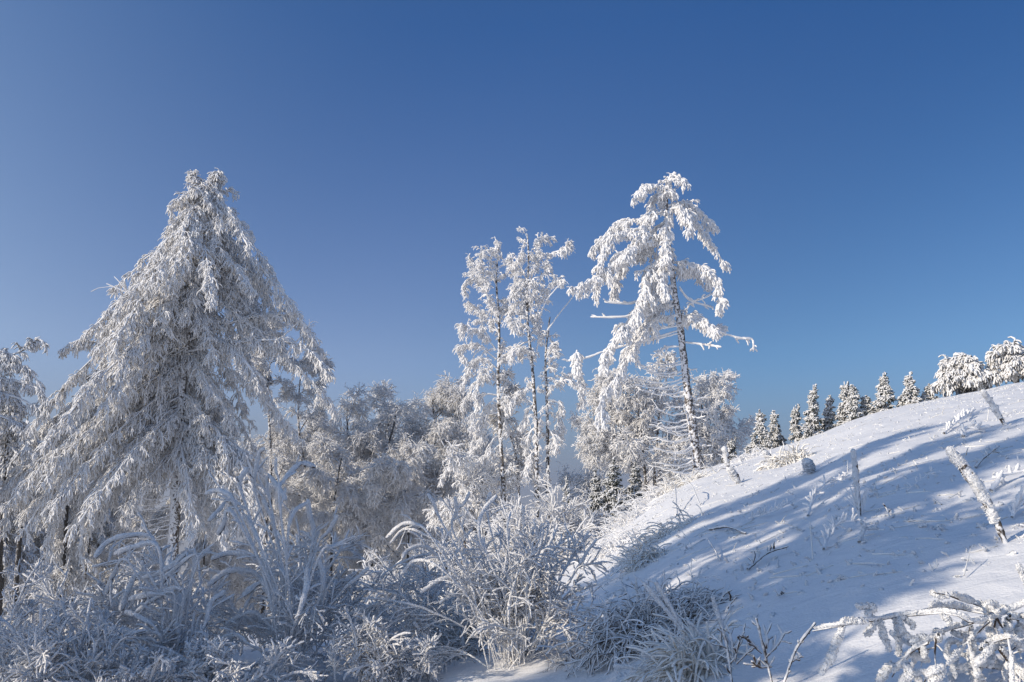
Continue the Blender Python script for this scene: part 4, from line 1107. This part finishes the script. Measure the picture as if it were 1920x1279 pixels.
def stick(name, label, seed, pts, r, mat=None, raise_=.02, side=0, slen=.1, cat="twig", grav=0.0, up=None):
    """a stick or dead stem lying on the snow along pixels of the photograph"""
    rng = np.random.default_rng(seed)
    g = [on_ground(*p[:2]) for p in pts]
    for p, q_ in zip(pts, g):
        q_[2] += raise_ + (p[2] if len(p) > 2 else 0)
    a = smooth_line(g, 18)
    b = g[0]
    m = MB(); tubes(m, a[None], closed(r * prof(18, 1, .8, .7))[None], 6, .2, rng)
    if side:
        C, *_ = grow(rng, a[None], side, .05, 1, slen, (30, 80), n=6, grav=grav, wig=.15, bias=(0, 0, 1.2))
        tubes(m, C, r * .8 * np.tile(prof(6, .9, 1, .5), (len(C), 1)), 5, .3, rng)
    o = m.build(name, mat or M_twig, None, b)
    return tag(o, label, cat)
stick("twig", "bare brown stick lying across the sunlit edge of the slope", 170, [(1331, 995), (1365, 996, .03), (1398, 1003)], .018)
stick("twig", "short dark stick poking diagonally out of the shaded snow below the brown stick", 171, [(1328, 1032, .1), (1340, 1043, .05), (1350, 1054)], .009)
stick("dead_stem", "dark forked stem lying in the streaked shade mid slope", 172, [(1402, 1072), (1440, 1050, .04), (1478, 1040, .05)], .013, side=5, slen=.09, cat="dead plant")
stick("dead_stem", "frosted dead weed with a crest of white tufts, left of the thin sapling", 173, [(1515, 970), (1530, 948, .10), (1560, 926, .14), (1580, 923, .12)], .016, side=22, slen=.11, cat="dead plant", mat=M_rime)
stick("dead_stem", "row of frosted weed stems trailing down from the white-tufted weed", 174, [(1404, 975), (1450, 970, .05), (1490, 950, .06)], .012, side=26, slen=.09, cat="dead plant", mat=M_rime)
stick("dead_stem", "brown-grey frosted weed below the thin sapling's foot", 175, [(1545, 1035), (1568, 1008, .08), (1610, 992, .06)], .013, side=26, slen=.09, cat="dead plant", mat=M_rime)
stick("dead_stem", "small white knobbly twig in the shade below the thin sapling", 176, [(1612, 1022), (1622, 1012, .06), (1648, 1005, .04)], .018, side=5, slen=.09, cat="dead plant", mat=M_hard)
stick("twig", "curved dark twig on the shaded snow right of the thick stake's top", 177, [(1830, 880), (1845, 868, .03), (1875, 850, .06)], .012, side=4, slen=.06)
stick("dead_stem", "frosted branch lying on the snow right of the thick leaning stake", 178, [(1858, 925), (1885, 908, .06), (1925, 895, .04)], .022, side=10, slen=.09, cat="dead plant", mat=M_rime)
stick("dead_stem", "frosted weed at the right edge beside the thick stake's middle", 179, [(1898, 975), (1912, 965, .05), (1930, 960, .06)], .014, side=14, slen=.12, cat="dead plant", mat=M_rime)
stick("twig", "thin straw stem standing slanted in the bright snow, above the corner branches", 180, [(1808, 1086), (1816, 1074, .05), (1824, 1062, .09)], .004, mat=M_straw)
stick("twig", "tiny forked straw lying in the bright snow left of the slanted stem", 181, [(1750, 1073), (1756, 1076, .02), (1762, 1073, .03)], .005, mat=M_straw, side=2, slen=.04)
stick("twig", "small crooked twig in the streaked shade right of the dome bush", 182, [(1455, 1118, .03), (1462, 1121), (1472, 1122, .02)], .006, side=3, slen=.05)
stick("twig", "short dark twig in the shaded snow right of the thin sapling", 183, [(1658, 960, .06), (1664, 966, .03), (1669, 975)], .008, side=2, slen=.08)
stick("bent_reed", "white reed bent over in an angle on the sunlit slope edge", 184, [(1269, 968), (1270, 945, .35), (1295, 940, .30), (1311, 950, .05)], .016, mat=M_hard, cat="reed")
stick("twig", "frosted twig with pale tips on a lit streak left of the thin sapling", 185, [(1700, 925), (1730, 908, .04), (1756, 896, .08)], .007, side=8, slen=.08, mat=M_rime)
stick("dead_stem", "white frosted weed lying low near the short stake at the top of the slope", 186, [(1770, 815), (1800, 795, .05), (1830, 775, .05)], .02, side=26, slen=.11, cat="dead plant", mat=M_rime)
stick("dead_stem", "rounded frosted weed just left of the thick stake's tip", 187, [(1805, 822), (1815, 815, .08), (1835, 815, .06)], .03, side=8, slen=.15, cat="dead plant", mat=M_rime)

# tussocks
def tussock(label, seed, px, py, h, w, N, mat=M_straw, lean=(0, 0), r=.008, name="grass_tussock"):
    rng = np.random.default_rng(seed)
    b = on_ground(px, py)
    st = b + np.stack([rng.normal(0, w * .5, N), rng.normal(0, w * .4, N), np.zeros(N)], -1); st[:, 2] = ground_z(st[:, 0], st[:, 1]) - .02
    az = rng.uniform(0, 2 * pi, N); el = rng.uniform(.3, 1.4, N)
    d = np.stack([np.cos(az) * np.cos(el) + lean[0], np.sin(az) * np.cos(el) + lean[1], np.sin(el)], -1)
    n = 8; L = h * rng.uniform(.5, 1.2, N); C = np.empty((N, n, 3)); C[:, 0] = st
    for j in range(1, n):
        C[:, j] = C[:, j - 1] + d * (L / (n - 1))[:, None]
        d = nrm(d + rng.standard_normal((N, 3)) * .08 + np.array([0, 0, -.24]))
        C[:, j, 2] = np.maximum(C[:, j, 2], ground_z(C[:, j, 0], C[:, j, 1]) + .005)
    m = MB(); tubes(m, C, r * rng.uniform(.5, 1.5, (N, 1)) * prof(n, 1.1, .9, .5), 4, .3, rng)
    return tag(m.build(name, mat, None, b), label, "grass")
tussock("shaggy frosted grass tussock on the crest above the squat stub", 190, 1478, 868, .42, .3, 160, lean=(-.2, -.2), r=.014)
tussock("straw-yellow bent grass tuft where the sunlit snow meets the dome bush", 191, 1215, 1052, .30, .25, 130, lean=(-.3, 0))
tussock("frosted grass fringe on the sunlit bank above the straw-yellow tuft", 192, 1235, 1010, .32, .5, 140, lean=(-.4, 0))
tussock("dry brown grass tuft half hidden behind the vase-shaped shrub's foot", 193, 890, 1195, .42, .22, 260, lean=(.1, 0))
tussock("dry straw grass lying flat under the arching shrub left of the vase-shaped one", 194, 845, 1165, .55, .45, 320, lean=(-.3, 0))
tussock("small straw grass tuft on the lit snow right of the vase-shaped shrub", 195, 1030, 1140, .25, .14, 90)
tussock("frosted weeds capping the bank next to the ragged spruce's foot", 196, 1290, 905, .4, .6, 140, lean=(-.3, 0), r=.013)
tussock("frosted brush on the slope's left edge, under the bare spruce trunk's dead branches", 201, 1232, 932, .5, .5, 150, mat=M_rime, lean=(-.3, 0), r=.010)
tussock("frosted brush low on the slope's left edge, beside the dark hollow spruces", 202, 1180, 978, .5, .5, 160, mat=M_rime, lean=(-.4, 0), r=.009)
tussock("frosted brush at the slope's foot, next to the sunlit fine-twigged bush", 203, 1155, 1030, .4, .5, 160, mat=M_rime, lean=(-.4, 0), r=.008)
tussock("frosted brush along the crest, between the short white stake and the tipped stub", 204, 1400, 862, .35, .5, 140, mat=M_rime, lean=(-.2, 0), r=.010)
tussock("dark low weeds and dead twigs around the vase-shaped shrub's foot", 197, 985, 1225, .18, .2, 70, mat=M_twig, r=.005)
tussock("dark low weeds in the snow left of the vase-shaped shrub's foot", 198, 860, 1228, .24, .3, 110, mat=M_twig, r=.005)
tussock("thin brown weed stems with a dead leaf, on the shaded snow before the dome bush", 199, 1085, 1240, .28, .25, 60, mat=M_twig, r=.004)

# countless bits of frosted grass tips and crumbs poking out of the slope
def crumbs():
    rng = np.random.default_rng(210)
    m = MB()
    N = 4200
    px = rng.uniform(1090, 1930, N); py = np.interp(px, [1090, 1150, 1305, 1600, 1930], [1060, 1000, 885, 780, 716]) + 330 * rng.uniform(0, 1, N) ** 3.8 + 1
    keep = []
    Yg = np.linspace(2, 40, 900)
    cells = []
    for a, b_ in zip(px, py):
        r_ = ray(a, b_)
        g = ground_z(r_[0] * Yg, Yg, False); h = np.argmax(g >= r_[2] * Yg)
        if h: cells.append((r_[0] * Yg[h], Yg[h]))
    c = np.array(cells); c += rng.normal(0, .15, c.shape)
    M = len(c)
    st = np.stack([c[:, 0], c[:, 1], ground_z(c[:, 0], c[:, 1]) - .015], -1)
    az = rng.uniform(0, 2 * pi, M); el = rng.uniform(.1, 1.2, M)
    d = np.stack([np.cos(az) * np.cos(el), np.sin(az) * np.cos(el), np.sin(el)], -1)
    L = rng.uniform(.02, .10, M); n = 5
    C = st[:, None] + d[:, None] * (L[:, None] * np.linspace(0, 1, n))[..., None]
    C[:, :, 2] -= (np.linspace(0, 1, n) ** 2)[None] * L[:, None] * .3
    tubes(m, C, rng.uniform(.005, .017, (M, 1)) * prof(n, 1.0, .9, .5), 5, .35, rng)
    o = m.build("frosted_grass", M_hard)
    tag(o, "white frosted grass tips and snow crumbs strewn over the slope", "grass", kind="stuff")
    m = MB(); j = rng.choice(M, 420, replace=False)
    d2 = d[j].copy(); d2[:, 0] += .7; d2[:, 2] = np.abs(d2[:, 2]) * .3 + .05; d2 = nrm(d2)
    C = st[j][:, None] + d2[:, None] * (rng.uniform(.1, .4, len(j))[:, None] * np.linspace(0, 1, 6))[..., None]
    C[:, :, 2] = np.maximum(ground_z(C[:, :, 0], C[:, :, 1]) + .004, C[:, :, 2] - .05 * np.linspace(0, 1, 6)[None] ** 2)
    tubes(m, C, rng.uniform(.003, .008, (len(j), 1)) * prof(6, 1, .8, .5), 4, .2, rng)
    o = m.build("dry_grass", M_straw)
    tag(o, "dry straw stems lying on the sunlit upper slope", "grass", kind="stuff")
crumbs()

# ------------------------------------------------------------------ trees beside the photographer, out of frame: they shade the slope
def side_trees():
    gp = "trees beside the path outside the view"
    lab = "frosted tree standing left of the camera outside the view, shading the slope"
    hs = sun_dir[:2] / np.linalg.norm(sun_dir[:2]); te = math.tan(SUN_EL)
    tips = [(1640, 1066, 10.5, .6), (1745, 985, 11.5, .7), (1960, 905, 14, 1.1), (1880, 915, 12, .7), (1990, 820, 18, 1.1), (2060, 775, 21, .9), (1900, 790, 20, 1.1), (1850, 772, 24, .9), (1600, 872, 22, .6),
            (1790, 1190, 6.0, .9), (1900, 1195, 6.5, 1.3)]
    spots = []
    for tx, ty, d, w in tips:
        g = on_ground(tx, ty); x, y = g[:2] + hs * d
        spots.append((x, y, g[2] + d * te - gz(x, y), w))
    src = None
    for i, (x, y, h, wide) in enumerate(spots):
        if src is None:
            rng = np.random.default_rng(300)
            b = np.array([x, y, gz(x, y) - .1])
            root = thing("side_tree", b, lab, "tree", gp)
            top = b + np.array([.1, .1, h])
            mb = MB(); T = trunk_mesh(mb, rng, [b, (b + top) / 2 + np.array([-.15, .1, 0]), top], .10, .02, 30, 9, .06)
            mb.build("trunk", M_bark, root, b)
            crown = MB()
            L1, i1, t1, l1 = grow(rng, T[None], 8, .12, .75, lambda i_, t: h * .5 * (1.15 - .85 * t), (5, 15), n=14, grav=-.012, wig=.04)
            tubes(crown, L1, .035 * (1 - .6 * np.linspace(0, 1, 14))[None] * np.ones((len(L1), 1)), 6, .1, rng)
            L1 = np.concatenate([L1, resample(T[4:], 14)[None]])
            L2, i2, t2, l2 = grow(rng, L1, 30, .15, 1, .26, (20, 60), n=6, grav=.06, wig=.10)
            tubes(crown, L2, .024 * prof(6, 1, .9)[None] * np.ones((len(L2), 1)), 4, .2, rng)
            L3, *_ = grow(rng, L2, 6, .2, 1, .16, (25, 60), n=4, grav=.12, wig=.15)
            tubes(crown, L3, .022 * prof(4, 1, .9)[None] * np.ones((len(L3), 1)), 4, .2, rng)
            crown.build("crown", M_birch, root, b)
            src = root; h0 = h
        else:
            c = copy_tree(src); s = h / h0
            c.location = (x, y, gz(x, y) - .1); c.scale = (s * .35 + wide * .65, s * .35 + wide * .65, s); c.rotation_euler = (0, 0, i * 1.9)
side_trees()

# ------------------------------------------------------------------ the thin frosty air
def haze():
    m = bpy.data.materials.new("frosty_air"); m.use_nodes = True
    nt = m.node_tree; nt.nodes.clear()
    out = nt.nodes.new("ShaderNodeOutputMaterial"); v = nt.nodes.new("ShaderNodeVolumePrincipled")
    v.inputs['Color'].default_value = (.95, .96, .98, 1); v.inputs['Density'].default_value = HAZE; v.inputs['Anisotropy'].default_value = .2
    nt.links.new(v.outputs[0], out.inputs['Volume'])
    x, z0, z1 = 3050.0, -153.0, 26.0
    V = [(a, b, c) for c in (z0, z1) for b in (-x, x) for a in (-x, x)]
    mb = MB(); mb.add(V, [(0, 2, 3, 1), (4, 5, 7, 6), (0, 1, 5, 4), (2, 6, 7, 3), (0, 4, 6, 2), (1, 3, 7, 5)])
    o = mb.build("haze", m, smooth=False)
    o["kind"] = "stuff"
HAZE = .0009
haze()
